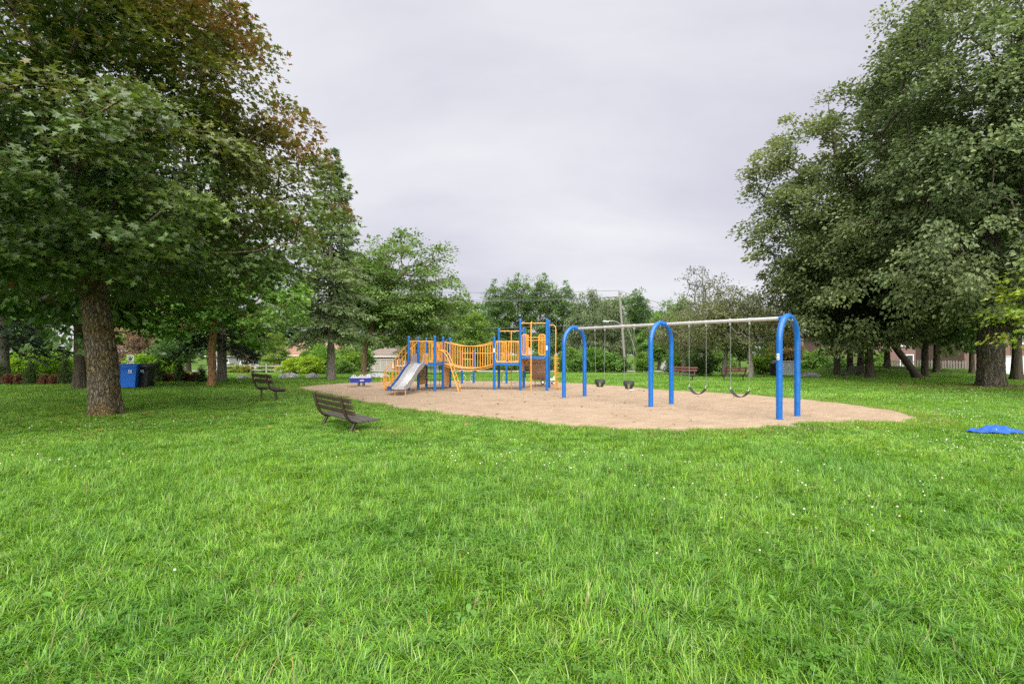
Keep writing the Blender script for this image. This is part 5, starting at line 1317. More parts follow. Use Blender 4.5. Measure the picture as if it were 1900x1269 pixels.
# ------------------------------------------------------------------ benches
def bench(p, facing, label, L=1.3, ol=.08, orr=.36, back=M_bench, seat=M_bench_seat, slats=3, splay=.22, hz=1.0, seat_slats=4, group='park benches'):
    """p: left end support (seen from the back), facing: heading of the seat in degrees; local x runs along the bench, y to the front"""
    root = empty('park_bench', (p[0], p[1], gzf(*p)), R(facing - 90)); tag(root, label, 'bench', group)
    root.scale = (1, 1, hz)
    for x in (0, L):
        pts_ = [(x, -.20, .80), (x, -.17, .68), (x, -.135, .55), (x, -.085, .43), (x, -.03, .355), (x, .05, .31), (x, .15, .295), (x, .40, .305)]
        sup = MB().tube(pts_, .032, 10).build('support', M_bench_metal, root, True)
        MB().tube([(x, .10, .30), (x, .10 - splay, -.12)], .032, 10).build('leg', M_bench_metal, sup, True)
        for z in (.745, .62, .50)[:slats]:
            MB().tube([(x, -.215 + (.745 - z) * .33, z), (x, -.10, z + .02)], .008, 6).build('bolt', M_galv, sup)
    n = slats
    zs = [(.745, -.145), (.625, -.110), (.505, -.070)] if slats == 3 else [(.735, -.145), (.58, -.095)]
    hh = .085 if slats == 3 else .105
    tilt = Matrix.Rotation(R(-16), 3, 'X')
    for k, (z, y) in enumerate(zs):
        MB().box((0, 0, 0), (L + ol + orr, .040, hh), 0, .006).build('back_slat', back, root, False, ((L + orr - ol) / 2, y, z), (R(16), 0, 0))
    for k in range(seat_slats):
        MB().box((0, 0, 0), (L + ol + orr, .098, .042), 0, .006).build('seat_slat', seat, root, False, ((L + orr - ol) / 2, .045 + k * .112, .348 + .004 * (k % 2)), (0, 0, 0))
    return root
bench((-4.08, 10.45), 41, 'dark weathered bench with its back to us nearest on the grass', 1.45).location.z -= .11
bench((-8.45, 16.1), 46, 'dark two slat bench behind the near bench left of the sand', 1.25, .05, .30, M_bench, M_bench, 2, .0, 1.08, 3)
bench((at(1287, 26.2), 26.2), 214, 'reddish bench seen behind the middle blue arch', 1.3, .15, .3, M_bench_red, M_bench_seat, 2, 0, .95, 3)
bench((at(1345, 26.0), 26.0), 92, 'reddish bench seen from behind under the crab apples', 1.05, .12, .12, M_bench_red, M_bench, 2, 0, .95, 3)
bench((at(1573, 26.6), 26.6), 112, 'black bench in the shade beside the slim linden trunk', 1.05, .1, .15, mat('bench_black', (.035, .034, .033), .6), mat('bench_black', (.035, .034, .033), .6), 3, .1, 1, 3)
bench((at(972, 30.5), 30.5), 20, 'dark reddish bench half hidden behind the play tower posts', 1.2, .1, .1, M_bench_red, M_bench, 2, 0, 1, 3)

# ------------------------------------------------------------------ wheelie bins, cloth, signs, small things on the lawn
def cart(p, rz, m, lidm, label):
    root = empty('wheelie_bin', (p[0], p[1], gzf(*p)), rz); tag(root, label, 'bin', 'wheeled bins by the hedge')
    b = [(-.25, -.27), (.25, -.27), (.25, .27), (-.25, .27)]; t = [(-.33, -.36), (.33, -.36), (.33, .36), (-.33, .36)]
    def lv(s, z): return [(b[i][0] + (t[i][0] - b[i][0]) * s, b[i][1] + (t[i][1] - b[i][1]) * s, z) for i in range(4)]
    V_ = lv(0, .05) + lv(.78, .76) + [(x * 1.04, y * 1.04, .76) for x, y in [q[:2] for q in lv(.78, .76)]] + [(x * 1.06, y * 1.06, .92) for x, y in t]
    F_ = [(3, 2, 1, 0)] + [(4 * a + i, 4 * a + (i + 1) % 4, 4 * a + 4 + (i + 1) % 4, 4 * a + 4 + i) for a in range(3) for i in range(4)] + [(12, 13, 14, 15)]
    MB().add(V_, F_).build('body', m, root)
    lid = [(-.40, .93), (.37, .93), (.38, .96), (.30, 1.02), (0, 1.05), (-.30, 1.03), (-.41, .97)]
    MB().prism([(y, z) for y, z in lid], 'x', -.36, .36).build('lid', lidm, root)
    MB().box((0, -.385, .945), (.66, .05, .06), 0, .01).build('lid_lip', lidm, root)
    MB().tube([(-.25, .42, .90), (.25, .42, .90)], .018, 8).build('handle', M_black, root)
    for s in (-1, 1):
        w = MB().tube([(s * .24, .30, .12), (s * .32, .30, .12)], .12, 16).build('wheel', M_black, root, True)
        MB().tube([(s * .235, .30, .12), (s * .325, .30, .12)], .05, 10).build('hub', M_galv, w)
    # city emblem: two curved towers over a line of print
    em = MB()
    em.box((0, -.351, .66), (.16, .004, .02)); 
    em.prism([(-.06, .69), (-.02, .69), (-.02, .78), (-.045, .80), (-.06, .74)], 'y', -.353, -.349); em.prism([(.0, .69), (.05, .69), (.055, .76), (.03, .77), (.0, .73)], 'y', -.353, -.349)
    em.build('emblem', M_white, root, False, (.12, -.035, .02), (0, 0, 0))
cart((at(241, 20.9), 20.9), R(22), M_bin_blue, M_bin_blue, 'blue recycling bin with white emblem beside the large maple trunk')
cart((at(266, 21.4), 21.4), R(14), M_black, mat('lid_grey', (.075, .075, .08), .5), 'black garbage bin with grey lid next to the blue bin')

def notice():
    x, y = at(243, 29), 29.0
    root = empty('notice_sign', (x, y, gzf(x, y)), 0); tag(root, 'white notice sign with dark pictograms above the blue bin', 'sign')
    MB().tube([(0, 0, -.1), (0, 0, 1.42)], .03, 8).build('post', M_galv, root)
    for k, z in enumerate((1.22, .80)):
        pl = MB().box((0, -.04, z), (.42, .015, .38)).build('plate', M_white, root)
        MB().box((0, -.0495, z + .10), (.30, .004, .05)).build('print_line', M_b_txt, pl)
        MB().prism([(-.08, -.12), (.08, -.12), (.10, .0), (0, .06), (-.10, .0)], 'y', -.0515, -.0475).build('pictogram', M_b_txt, pl, False, (0, 0, z))
M_b_txt = mat('sign_print', (.03, .05, .10), .6)
notice()
x, y = at(252, 30), 30.0
mk = empty('marker_post', (x, y, gzf(x, y))); tag(mk, 'yellow marker post behind the two bins', 'post')
MB().tube([(-.03, 0, -.1), (.02, 0, .78)], .045, 8).build('sleeve', M_yellow, mk); MB().tube([(.11, 0, -.1), (.17, 0, .80)], .04, 8).build('sleeve', M_yellow, mk)

def blue_cloth():
    r = np.random.default_rng(5); cx_, cy_ = 9.12, 9.12
    n1, n2 = 46, 20; V_ = []
    for i in range(n1):
        for j in range(n2):
            u = i / (n1 - 1) * 2 - 1; v = j / (n2 - 1) * 2 - 1
            half = .23 * (1 - .55 * abs(u) ** 3) * (1 + .22 * math.sin(3.1 * u + .6) + .12 * math.sin(7.3 * u + 2))
            x = .54 * u * (1 + .07 * math.sin(2.3 * v + 1)); y_ = half * v * (1 + .12 * math.sin(5 * u + 3 * v)) + .05 * math.sin(2.2 * u)
            edge = max(abs(u), abs(v)) ** 3
            fold = .5 * math.sin(9 * u + 2.5 * math.sin(2.2 * v + u)) + .35 * math.sin(7 * v + 5 * u + 2 * math.sin(4 * u)) + .2 * math.sin(15 * u - 9 * v + 1)
            V_.append((x, y_, .105 + .050 * fold * (1 - .75 * edge) + .05 * (1 - edge) * math.exp(-((u - .05) / .5) ** 2) - .035 * edge))
    q_ = [(i * n2 + j, (i + 1) * n2 + j, (i + 1) * n2 + j + 1, i * n2 + j + 1) for i in range(n1 - 1) for j in range(n2 - 1)]
    o = MB().add(V_, q_).build('cloth', M_cloth, None, True, (cx_, cy_, 0), (0, 0, R(-6)))
    o.scale = (.88, .9, .9)
    sol = o.modifiers.new('thick', 'SOLIDIFY'); sol.thickness = .006
    tag(o, 'crumpled bright blue cloth lying on the grass at the right', 'cloth')
blue_cloth()
pl_ = MB().lathe([(.05, 0), (.09, .006), (.11, .022), (.107, .024), (.085, .011), (.02, .009)], 20).build('paper_plate', M_white, None, True, (at(1172, 18.9), 18.9, gsand(at(1172, 18.9), 18.9) + .004)); tag(pl_, 'flat white paper plate lying on the sand below the bucket swings', 'plate')

def rock(px, Y, s, seed, lab):
    r = np.random.default_rng(seed); n1, n2 = 14, 9; V_ = []
    ph = r.uniform(0, 6, 6)
    for j in range(n2):
        b = -.35 + (math.pi / 2 + .35) * j / (n2 - 1)
        for i in range(n1):
            a = 2 * math.pi * i / n1; k = 1 + .16 * math.sin(2 * a + ph[0] + b) + .12 * math.sin(3 * a + ph[1] - 2 * b) + .06 * math.sin(5 * a + 4 * b + ph[2])
            V_.append((s[0] * k * math.cos(b) * math.cos(a), s[1] * k * math.cos(b) * math.sin(a), s[2] * math.sin(b) * (1 + .1 * math.sin(2 * a + ph[3]))))
    F_ = [(j * n1 + i, j * n1 + (i + 1) % n1, (j + 1) * n1 + (i + 1) % n1, (j + 1) * n1 + i) for j in range(n2 - 1) for i in range(n1)]
    x = at(px, Y); o = MB().add(V_, F_).build('boulder', M_rock, None, False, (x, Y, gzf(x, Y)), (0, 0, ph[4])); tag(o, lab, 'boulder', 'boulders along the path')
rock(450, 28.9, (.5, .34, .22), 1, 'long flat grey boulder left of the far left bench')
rock(537, 29.2, (.52, .38, .34), 2, 'large speckled boulder right of the far left bench')
rock(580, 29.2, (.38, .32, .33), 3, 'smaller pale boulder left of the spruce trunk')
rock(700, 31.5, (.85, .5, .30), 4, 'low mossy boulder right of the forked trunk')
rock(1502, 33.5, (.9, .6, .32), 5, 'low brown mound of rock near the path at right')

# ------------------------------------------------------------------ fences
def split_rail(x0, x1, Y):
    root = empty('rail_fence', (x0, Y, gzf(x0, Y))); tag(root, 'pale split rail fence beyond the path behind the far left bench', 'fence')
    n = 5; L = (x1 - x0) / n
    for k in range(n + 1): MB().box((0, 0, .45), (.13, .13, 1.1), 0, .02).build('post', M_rail, root, False, (k * L, 0, 0))
    for k in range(n):
        for z in (.38, .78):
            MB().tube([(k * L, 0, z), (k * L + L * .5, .02, z - .03), (k * L + L, 0, z + .02)], [.05, .062, .05], 7).build('rail', M_rail, root)
split_rail(at(408, 50), at(552, 50), 50.0)
def picket(p0, p1, h, label):
    d = Vector((p1[0] - p0[0], p1[1] - p0[1], 0)); L = d.length
    root = empty('picket_fence', (p0[0], p0[1], gzf(*p0)), math.atan2(d.y, d.x)); tag(root, label, 'fence')
    z1 = gzf(*p1) - gzf(*p0); n = int(L / .205)
    hs = [MB().prism([(-.062, .05), (.062, .05), (.062, h + dh), (0, h + dh + .05), (-.062, h + dh)], 'y', -.012, .012).mesh('picket', M_fence) for dh in (0, .02, -.03)]
    for k in range(n):
        x = (k + .5) * L / n; link('picket', hs[(k * 7) % 3], root, None, (x, 0, z1 * x / L), (0, R(random.uniform(-1.2, 1.2)), 0))
    for z in (.3, h - .2): MB().add([(0, .014, z), (L, .014, z + z1), (L, .06, z + z1), (0, .06, z), (0, .014, z + .09), (L, .014, z + z1 + .09), (L, .06, z + z1 + .09), (0, .06, z + .09)], [(0, 1, 2, 3), (7, 6, 5, 4), (0, 4, 5, 1), (1, 5, 6, 2), (2, 6, 7, 3), (3, 7, 4, 0)]).build('rail', M_fence, root)
    for k in range(int(L / 2.4) + 1): MB().box((k * 2.4, .11, h * .5 + z1 * k * 2.4 / L), (.09, .09, h + .1)).build('post', M_fence, root)
picket((at(1646, 47), 47.0), (at(1822, 44), 44.0), 1.05, 'grey weathered picket fence behind the shade trees')

# ------------------------------------------------------------------ street things
def utility_pole():
    Y = 58.0; x = at(1161, Y); zb = gzf(x, Y); top = 9.75; lean = -.78
    root = empty('utility_pole', (x, Y, zb)); tag(root, 'leaning wooden utility pole with a street light arm among the trees', 'utility pole')
    MB().tube([(0, 0, -.3), (lean * .5, 0, top * .5), (lean, 0, top)], [.16, .135, .10], 12).build('shaft', M_pole, root, True)
    MB().box((lean, -.02, top - .75), (1.1, .10, .12)).build('cross_arm', M_pole, root)
    for s in (-.45, 0, .45): MB().lathe([(.03, 0), (.055, .03), (.03, .06), (.055, .09), (.03, .13)], 10, (lean + s, -.02, top - .69 if s else top)).build('insulator', M_galv, root)
    za = 5.6; xa = lean * za / top
    arm = MB().tube([(xa, -.1, za), (xa - .6, -.3, za + .42), (xa - 1.2, -.5, za + .58), (xa - 1.75, -.6, za + .55)], .045, 8).build('lamp_arm', M_galv, root, True)
    MB().prism([(-.05, -.05), (.62, -.09), (.66, .0), (.1, .11), (-.05, .05)], 'y', -.12, .12).build('lamp_head', mat('lamp_grey', (.55, .56, .56), .4), arm, False, (xa - 2.35, -.62, za + .52))
    for k, (ex, ey) in enumerate(((1.75, -.4), (2.2, .3))):
        g = MB().tube([(lean * (.93 - .1 * k), 0, top * (.93 - .12 * k)), (ex, ey, -.05)], .013, 5).build('guy_wire', M_galv, root)
        t = .78; a = Vector((lean * (.93 - .1 * k), 0, top * (.93 - .12 * k))); b = Vector((ex, ey, -.05)); d_ = (b - a)
        MB().tube([a + d_ * t, b], .055, 8).build('guy_guard', M_yellow, g)
    T0 = Vector((x + lean, Y, zb + top))
    def wire(name, a, b, sag, r, lab):
        n = 40; pts_ = [a + (b - a) * (k / n) - Vector((0, 0, sag * 4 * (k / n) * (1 - k / n))) for k in range(n + 1)]
        o = MB().tube(pts_, r, 5).build(name, mat('cable_grey', (.10, .10, .105), .6), None, True); tag(o, lab, 'cable', 'overhead cables')
    E = Vector((-46, 52, zb + 10.6))
    wire('power_cable', T0 + Vector((0, 0, .1)), E + Vector((0, 0, .2)), .9, .022, 'topmost overhead cable running left from the pole top')
    wire('power_cable', T0 + Vector((-.2, -.1, -.66)), E + Vector((0, -.3, -.9)), .95, .022, 'middle overhead cable running left from the pole')
    wire('power_cable', T0 + Vector((-.4, -.1, -.72)), E + Vector((0, -.6, -1.25)), 1.0, .026, 'lowest of the three upper cables running left from the pole')
    wire('power_cable', T0 + Vector((-.1, 0, -3.9)) + Vector((.3, 0, 0)), Vector((-46, 52, zb + 6.0)), .8, .03, 'thick low cable passing behind the play tower')
    F = Vector((44, 78, zb + 8.0))
    wire('power_cable', T0 + Vector((0, 0, .1)), F, 1.2, .022, 'upper cable running down to the right from the pole')
    wire('power_cable', T0 + Vector((.4, 0, -.7)), F + Vector((0, .5, -1.0)), 1.2, .022, 'second cable running down to the right from the pole')
    wire('power_cable', T0 + Vector((.3, 0, -4.2)), Vector((40, 70, zb + 4.0)), .6, .03, 'low cable crossing right behind the swing beam')
utility_pole()

def car(p, rz, paint, label, suv=False):
    root = empty('parked_car', (p[0], p[1], gzf(*p) + .05), rz); tag(root, label, 'car', 'cars parked by the houses')
    h = 1.72 if suv else 1.45; w = .90
    m = mat('car_' + label.split()[0] + str(int(p[0])), paint, .25, .2, None, None, .5, .6)
    low = [(-2.2, .38), (-2.25, .62), (-2.2, .85), (-1.95, .95 if not suv else 1.05), (1.25, .98 if not suv else 1.08), (2.05, .82), (2.22, .66), (2.24, .40), (1.95, .30), (-1.95, .30)]
    body = MB().prism(low, 'y', -w, w).build('body', m, root)
    zb_ = .97 if not suv else 1.06
    rx0, rx1 = (-1.45, .35) if not suv else (-2.0, .4)
    cb = [(-1.95 if not suv else -2.1, zb_), (1.05, zb_), (rx1, h), (rx0, h)]
    V_ = [(x, -w + .03 + (.13 if z > 1.2 else 0), z) for x, z in cb] + [(x, w - .03 - (.13 if z > 1.2 else 0), z) for x, z in cb]
    cab = MB().add(V_, [(0, 1, 2, 3), (7, 6, 5, 4), (0, 4, 5, 1), (1, 5, 6, 2), (2, 6, 7, 3), (3, 7, 4, 0)]).build('cabin', m, root)
    def pane(pts_): MB().add(pts_, [(0, 1, 2, 3)]).build('window', M_glass, cab)
    for s in (-1, 1):
        y0, y1 = s * (w - .03 + .006), s * (w - .16 + .006)
        xm = (rx0 + rx1) / 2
        for a, b in ((-1.65, -.48), (-.40, .62)):
            t = lambda x: rx0 + .1 if x < -1 else (rx1 - .12 if x > .3 else x)
            pane([(a, y0 - s * .012, zb_ + .05), (b, y0 - s * .012, zb_ + .05), (t(b), y1 + s * .012, h - .09), (t(a), y1 + s * .012, h - .09)])
        for x in (-1.38, 1.38):
            wh = MB().tube([(x, s * (w - .20), .32), (x, s * (w + .012), .32)], .33, 20).build('wheel', M_black, root, True)
            MB().tube([(x, s * (w - .02), .32), (x, s * (w + .02), .32)], .20, 14).build('rim', M_galv, wh, True)
        MB().box((2.17, s * .62, .70), (.12, .36, .13)).build('headlight', M_white, root)
        MB().box((-2.18, s * .66, .80), (.10, .26, .16)).build('tail_light', M_red, root)
    e = .008
    pane([(1.05 - .05 + .01, -w + .10, zb_ + .06), (1.05 - .05 + .01, w - .10, zb_ + .06), (rx1 + .06 + e, w - .22, h - .06), (rx1 + .06 + e, -w + .22, h - .06)])
    MB().box((2.235, 0, .50), (.03, 1.5, .12)).build('grille', M_black, root)
car((at(424, 84), 84), R(5), (.30, .31, .31), 'grey car parked beyond the rail fence left of the purple plum')
car((at(471, 84), 84), R(-8), (.45, .50, .47), 'pale silver car parked right of the purple plum tree', True)
car((at(540, 86), 86), R(80), (.03, .05, .14), 'dark blue car parked behind the golden bushes', True)
car((at(1256, 65), 65), R(-70), (.72, .73, .74), 'white car on the street behind the reddish bench')

# ------------------------------------------------------------------ houses
def wall_bricks(parent, w, z0, z1, y, x0, m):
    pass
def house(p, rz, w, d, h, roof_h, wallm, roofm, label, windows=(), garage=None, hip=True, storeys=1):
    root = empty('house', (p[0], p[1], gzf(*p)), rz); tag(root, label, 'house')
    MB().box((0, d / 2, h / 2 - .2), (w, d, h + .4)).build('wall', wallm, root)
    o_ = .5
    if hip:
        rx = max(w / 2 - d / 2, .4)
        V_ = [(-w / 2 - o_, -o_, h), (w / 2 + o_, -o_, h), (w / 2 + o_, d + o_, h), (-w / 2 - o_, d + o_, h), (-rx, d / 2, h + roof_h), (rx, d / 2, h + roof_h),
              (-w / 2 - o_, -o_, h - .2), (w / 2 + o_, -o_, h - .2), (w / 2 + o_, d + o_, h - .2), (-w / 2 - o_, d + o_, h - .2)]
        F_ = [(0, 1, 5, 4), (1, 2, 5), (2, 3, 4, 5), (3, 0, 4), (6, 7, 1, 0), (7, 8, 2, 1), (8, 9, 3, 2), (9, 6, 0, 3), (9, 8, 7, 6)]
    else:
        V_ = [(-w / 2 - o_, -o_, h), (w / 2 + o_, -o_, h), (w / 2 + o_, d + o_, h), (-w / 2 - o_, d + o_, h), (-w / 2 - o_, d / 2, h + roof_h), (w / 2 + o_, d / 2, h + roof_h),
              (-w / 2 - o_, -o_, h - .2), (w / 2 + o_, -o_, h - .2), (w / 2 + o_, d + o_, h - .2), (-w / 2 - o_, d + o_, h - .2)]
        F_ = [(0, 1, 5, 4), (1, 2, 5), (2, 3, 4, 5), (3, 0, 4), (6, 7, 1, 0), (7, 8, 2, 1), (8, 9, 3, 2), (9, 6, 0, 3), (9, 8, 7, 6)]
    rf = MB().add(V_, F_).build('roof', roofm, root)
    MB().box((w * .2, d * .62, h + roof_h * .8), (.8, .6, 1.6)).build('chimney', wallm, rf)
    for k in range(6):
        z = h + roof_h * (k + .5) / 6.5; t = (k + .5) / 6.5
        yy = -o_ + (d / 2 + o_) * t; xx = (w / 2 + o_) + ((max(w / 2 - d / 2, .4) if hip else (w / 2 + o_)) - (w / 2 + o_)) * t
        MB().box((0, yy - .01, z + .012), (2 * xx - .1, .06, .03)).build('shingle_course', roofm, rf)
    MB().box((0, -o_ - .06, h - .06), (w + 2 * o_, .12, .11)).build('gutter', M_white, rf)
    for (x, z, ww, hh) in windows:
        f = MB().box((x, -.02, z), (ww + .16, .09, hh + .16)).build('window', M_white, root)
        for s in (-1, 1): MB().box((x + s * ww / 4, -.075, z), (ww / 2 - .05, .02, hh - .05)).build('pane', M_glass, f)
        MB().box((x, -.08, z - hh / 2 - .12), (ww + .3, .16, .07)).build('sill', M_conc, f)
    if garage:
        x, ww, hh = garage
        g = MB().box((x, -.03, hh / 2), (ww + .24, .08, hh + .12)).build('garage_door', M_white, root)
        for k in range(4):
            for j in range(4):
                MB().box((x - ww / 2 + (j + .5) * ww / 4, -.085, (k + .5) * hh / 4), (ww / 4 - .04, .03, hh / 4 - .04)).build('door_panel', M_garage, g)
    return root
house((at(712, 92), 92), R(4), 9, 9, 2.7, 1.9, M_brick, M_roof, 'brick bungalow with wide beige garage door behind the slide', [(3.2, 1.5, 1.2, 1.1)], (-.6, 4.6, 2.15))
house((at(575, 96), 96), R(-3), 15, 9, 3.0, 3.6, M_brick, M_roof_red, 'house with salmon shingle roof behind the spruce branches', [(-5, 1.6, 1.8, 1.3), (0, 1.6, 2.2, 1.3), (5, 1.6, 1.8, 1.3)])
house((at(452, 98), 98), R(2), 14, 8, 2.9, 2.6, mat('siding_grey', (.21, .22, .215), .8), M_roof, 'grey sided house behind the parked cars', [(-4, 1.6, 2.0, 1.3), (1, 1.5, 1.2, 1.2)], (4.4, 3.6, 2.1))
house((at(1725, 66), 66), R(-4), 24, 9, 5.4, 3.0, M_brick, M_roof, 'wide brick house behind the picket fence', [(-8, 1.6, 1.6, 1.4), (-3, 1.6, 1.6, 1.4), (3, 1.6, 1.6, 1.4), (8, 1.6, 1.6, 1.4), (-8, 4.2, 1.4, 1.2), (-3, 4.2, 1.4, 1.2), (3, 4.2, 1.4, 1.2), (8, 4.2, 1.4, 1.2)])
house((at(1905, 45), 47), R(-8), 7, 7, 4.6, 2.2, M_brick, M_roof, 'brick house with balcony behind the yellow maple', [(-2, 3.6, 1.3, 1.2), (1.5, 3.6, 1.3, 1.2)])
def garden_wall():
    x0 = at(1853, 37); root = empty('garden_wall', (x0, 37, gzf(x0, 37)), R(-3)); tag(root, 'white garden wall behind the thick linden trunk', 'wall')
    MB().box((5, 0, .62), (10, .2, 1.5)).build('wall_panel', mat('white_render', (.55, .57, .60), .8, 0, (3, (.66, .68, .70), 5)), root)
    MB().box((5, 0, 1.40), (10.1, .28, .07)).build('coping', M_conc, root)
    for k in range(26): MB().box((.15 + k * .38, 0, 1.80), (.09, .04, .70)).build('baluster', M_roof_red, root)
    MB().box((5, 0, 2.18), (10, .09, .07)).build('handrail', M_roof_red, root)
garden_wall()
def cabinet():
    x, y = at(1458, 37), 37.0
    root = empty('utility_cabinet', (x, y, gzf(x, y)), R(-14)); tag(root, 'pale grey green utility cabinet seen through the end arch', 'cabinet')
    m = mat('cabinet_paint', (.48, .55, .53), .6, 0, (3, (.55, .61, .60), 4))
    MB().box((0, 0, .55), (1.5, .6, 1.1), 0, .02).build('housing', m, root); MB().box((0, 0, -.02), (1.6, .7, .12)).build('plinth', M_conc, root); MB().box((0, 0, 1.12), (1.56, .66, .05), 0, .01).build('lid', m, root)
    for s in (-1, 1):
        dr = MB().box((s * .36, -.305, .55), (.66, .016, .95)).build('door', m, root); MB().box((s * .1, -.32, .6), (.03, .02, .14)).build('handle', M_galv, dr)
    MB().box((-.32, -.316, .83), (.24, .006, .20)).build('notice', M_white, root); MB().box((.18, -.316, .83), (.16, .006, .20)).build('notice', M_white, root)
cabinet()
def litter_bin():
    x, y = at(1436, 36), 36.0
    root = empty('litter_bin', (x, y, gzf(x, y)), 0); tag(root, 'black litter bin beside the pale utility cabinet', 'bin')
    MB().lathe([(.24, 0), (.27, .1), (.28, .85), (.29, .9)], 18).build('body', M_black, root, True); MB().lathe([(.30, .9), (.30, .96), (.18, 1.08), (.03, 1.12)], 18).build('lid', M_black, root, True)
litter_bin()
def meter_box():
    x, y = at(1294, 36.5), 36.5
    root = empty('mail_box', (x, y, gzf(x, y)), R(5)); tag(root, 'grey community mail box behind the dark rounded bush', 'mail box')
    m = mat('mailbox_grey', (.36, .38, .39), .5, .2)
    MB().prism([(-.28, .45), (.28, .45), (.28, 1.15), (.2, 1.25), (-.2, 1.25), (-.28, 1.15)], 'y', -.22, .22).build('box', m, root); MB().box((0, 0, .22), (.16, .16, .5)).build('pedestal', m, root)
    MB().box((0, -.228, 1.0), (.42, .016, .12)).build('slot', M_black, root)
meter_box()

# ------------------------------------------------------------------ clover blossoms, weeds, fallen leaves
def blossoms():
    r = np.random.default_rng(77); P = []
    for (n, y0, y1) in ((70, 3.2, 6), (560, 6, 12), (420, 12, 20)):
        y = y0 + (y1 - y0) * r.random(n * 5); x = (r.random(n * 5) * 2 - 1) * (y * 1.06 + 1)
        f = np.sin(x * .8 + np.sin(y * .9) * 1.3 + 1) + np.sin(y * 1.3 + 1.4 * np.sin(x * .5)) + .9 * np.clip((x + 1) / 6, -1, 1) + r.normal(0, .8, len(x))
        idx = np.argsort(-f)[:n]; P.append(np.column_stack([x[idx], y[idx]]))
    P = np.concatenate(P); P = P[(sdist(P) > .2)]
    n = len(P); h = r.uniform(.07, .14, n); s = r.uniform(.0055, .0105, n) * np.where(P[:, 1] > 9, 1.15, 1)
    # little round heads: an octahedron-like ball of florets on a stalk
    ring = np.array([(math.cos(a), math.sin(a)) for a in np.arange(6) * math.pi / 3])
    T_ = np.array([(0, 0, 1.0)] + [(x * .8, y * .8, .55) for x, y in ring] + [(x, y, -.15) for x, y in ring] + [(0, 0, -.7)])
    F_ = [[0, 1 + k, 1 + (k + 1) % 6] for k in range(6)] + [[13, 7 + (k + 1) % 6, 7 + k] for k in range(6)]
    F4 = [[1 + k, 7 + k, 7 + (k + 1) % 6, 1 + (k + 1) % 6] for k in range(6)]
    V_ = np.column_stack([P, h])[:, None, :] + s[:, None, None] * T_[None]
    base = np.arange(n)[:, None, None] * 14
    fr = [(base + np.array(F_)[None]).reshape(-1, 3), (base + np.array(F4)[None]).reshape(-1, 4)]
    col = np.repeat(np.array([.68, .66, .58]) * r.uniform(.75, 1.1, (n, 1)) * np.where(r.random((n, 1)) < .15, np.array([[.9, .72, .6]]), 1), 14, axis=0)
    V_ = V_.reshape(-1, 3); m = len(V_)
    st = np.stack([np.column_stack([P[:, 0] - .0012, P[:, 1], h * 0]), np.column_stack([P[:, 0] + .0012, P[:, 1], h * 0]), np.column_stack([P, h])], 1).reshape(-1, 3)
    tri = m + np.arange(n)[:, None] * 3 + np.array([[0, 1, 2]])
    me = np_mesh('clover_blossoms', np.concatenate([V_, st]), fr + [tri], np.concatenate([col, np.tile([.12, .25, .05], (3 * n, 1))])); me.materials.append(L_litter)
    tag(link('clover_blossoms', me), 'small white clover blossoms scattered through the lawn', None, None, 'stuff')
blossoms()
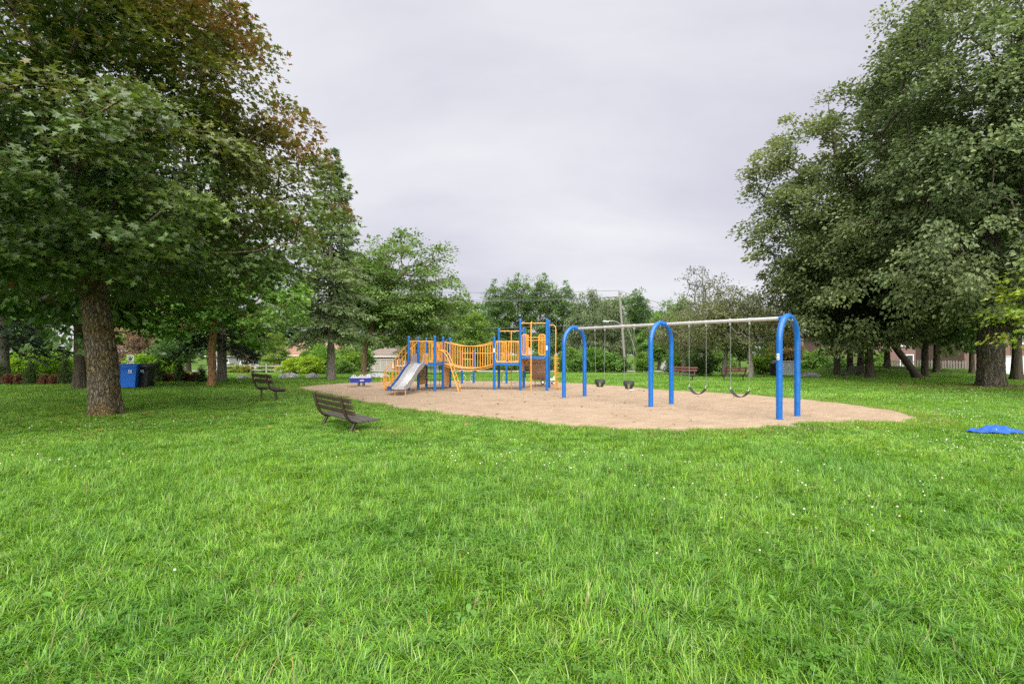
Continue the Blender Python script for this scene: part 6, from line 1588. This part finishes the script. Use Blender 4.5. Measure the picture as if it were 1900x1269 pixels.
def weeds():
    r = np.random.default_rng(78); A = []
    spots = [(1200, 1135, 9), (1245, 1120, 7), (1170, 1140, 6), (390, 1110, 8), (350, 1080, 6), (1440, 1150, 8), (1600, 1130, 6), (860, 1170, 6), (980, 1060, 5), (560, 1010, 5), (1480, 1240, 7), (1110, 1200, 6), (250, 960, 6), (1700, 1040, 6), (420, 1060, 6), (760, 980, 5), (120, 1130, 6), (690, 1225, 6)]
    for px, py, k in spots:
        c = np.array([*G(px, py), 0.0])
        for b in range(k):
            a = r.uniform(0, 6.283); c2 = c + np.array([r.normal(0, .05), r.normal(0, .05), .01]); L = r.uniform(.06, .11); w = L * r.uniform(.30, .42); el = r.uniform(.35, 1.0)
            d = np.array([math.cos(a) * math.cos(el), math.sin(a) * math.cos(el), math.sin(el)]); sd_ = np.array([-math.sin(a), math.cos(a), 0]); up = np.cross(d, sd_) * -1
            col = np.array([.115, .265, .040]) * r.uniform(.8, 1.3)
            prof = [(0, .12), (.2, .22), (.42, .8), (.62, 1.0), (.82, .75), (.95, .35), (1.0, .05)]
            V_ = []
            for t, ww in prof:
                q_ = c2 + d * L * t + np.array([0, 0, -.35 * L * t * t]) + np.array([0, 0, .03])
                fl = .22 * w * ww * (1 + .25 * math.sin(t * 14))
                V_ += [q_ - sd_ * w * .5 * ww + np.array([0, 0, fl * .5]), q_, q_ + sd_ * w * .5 * ww + np.array([0, 0, fl * .5])]
            A.append((np.array(V_), col))
    V_ = np.concatenate([a[0] for a in A]); C_ = np.concatenate([np.tile(a[1], (21, 1)) for a in A])
    q_ = np.array([[3 * i + j, 3 * i + j + 1, 3 * i + j + 4, 3 * i + j + 3] for i in range(6) for j in range(2)])
    F_ = (np.arange(len(A))[:, None, None] * 21 + q_[None]).reshape(-1, 4)
    me = np_mesh('weeds', V_, F_, C_, True); me.materials.append(L_grass)
    tag(link('weeds', me), 'broad leaved dock and plantain weeds in the near lawn', None, None, 'stuff')
weeds()
def litter():
    r = np.random.default_rng(79); P = []
    P.append(np.column_stack([r.normal(-9.6, 3.4, 260), r.normal(12.0, 2.6, 260)]))
    P.append(np.column_stack([r.normal(LIN[0], 3.0, 700), r.normal(LIN[1] - .3, 1.4, 700)]))
    P.append(np.column_stack([r.uniform(-4, 8, 90), r.uniform(9.5, 20, 90)]))
    P = np.concatenate(P); n = len(P)
    ins = sdist(P) < 0
    z = np.where(ins, sand_z(P, np.clip(-sdist(P), 0, 1)) + .012, .03 + .05 * r.random(n)) + 0.0
    a = r.uniform(0, 6.283, n); col = lerp((.10, .055, .025), (.30, .19, .08), r.random(n))
    V_, F_, C_ = leaf_arrays('ovate', np.column_stack([P, z]), np.column_stack([np.cos(a), np.sin(a), r.normal(0, .2, n)]), np.array([0, 0, 1.0]) + r.normal(0, .3, (n, 3)), r.uniform(.05, .10, n), col)
    me = np_mesh('fallen_leaves', V_, F_, C_); me.materials.append(L_litter)
    tag(link('fallen_leaves', me), 'dry brown fallen leaves under the big trees', None, None, 'stuff')
litter()
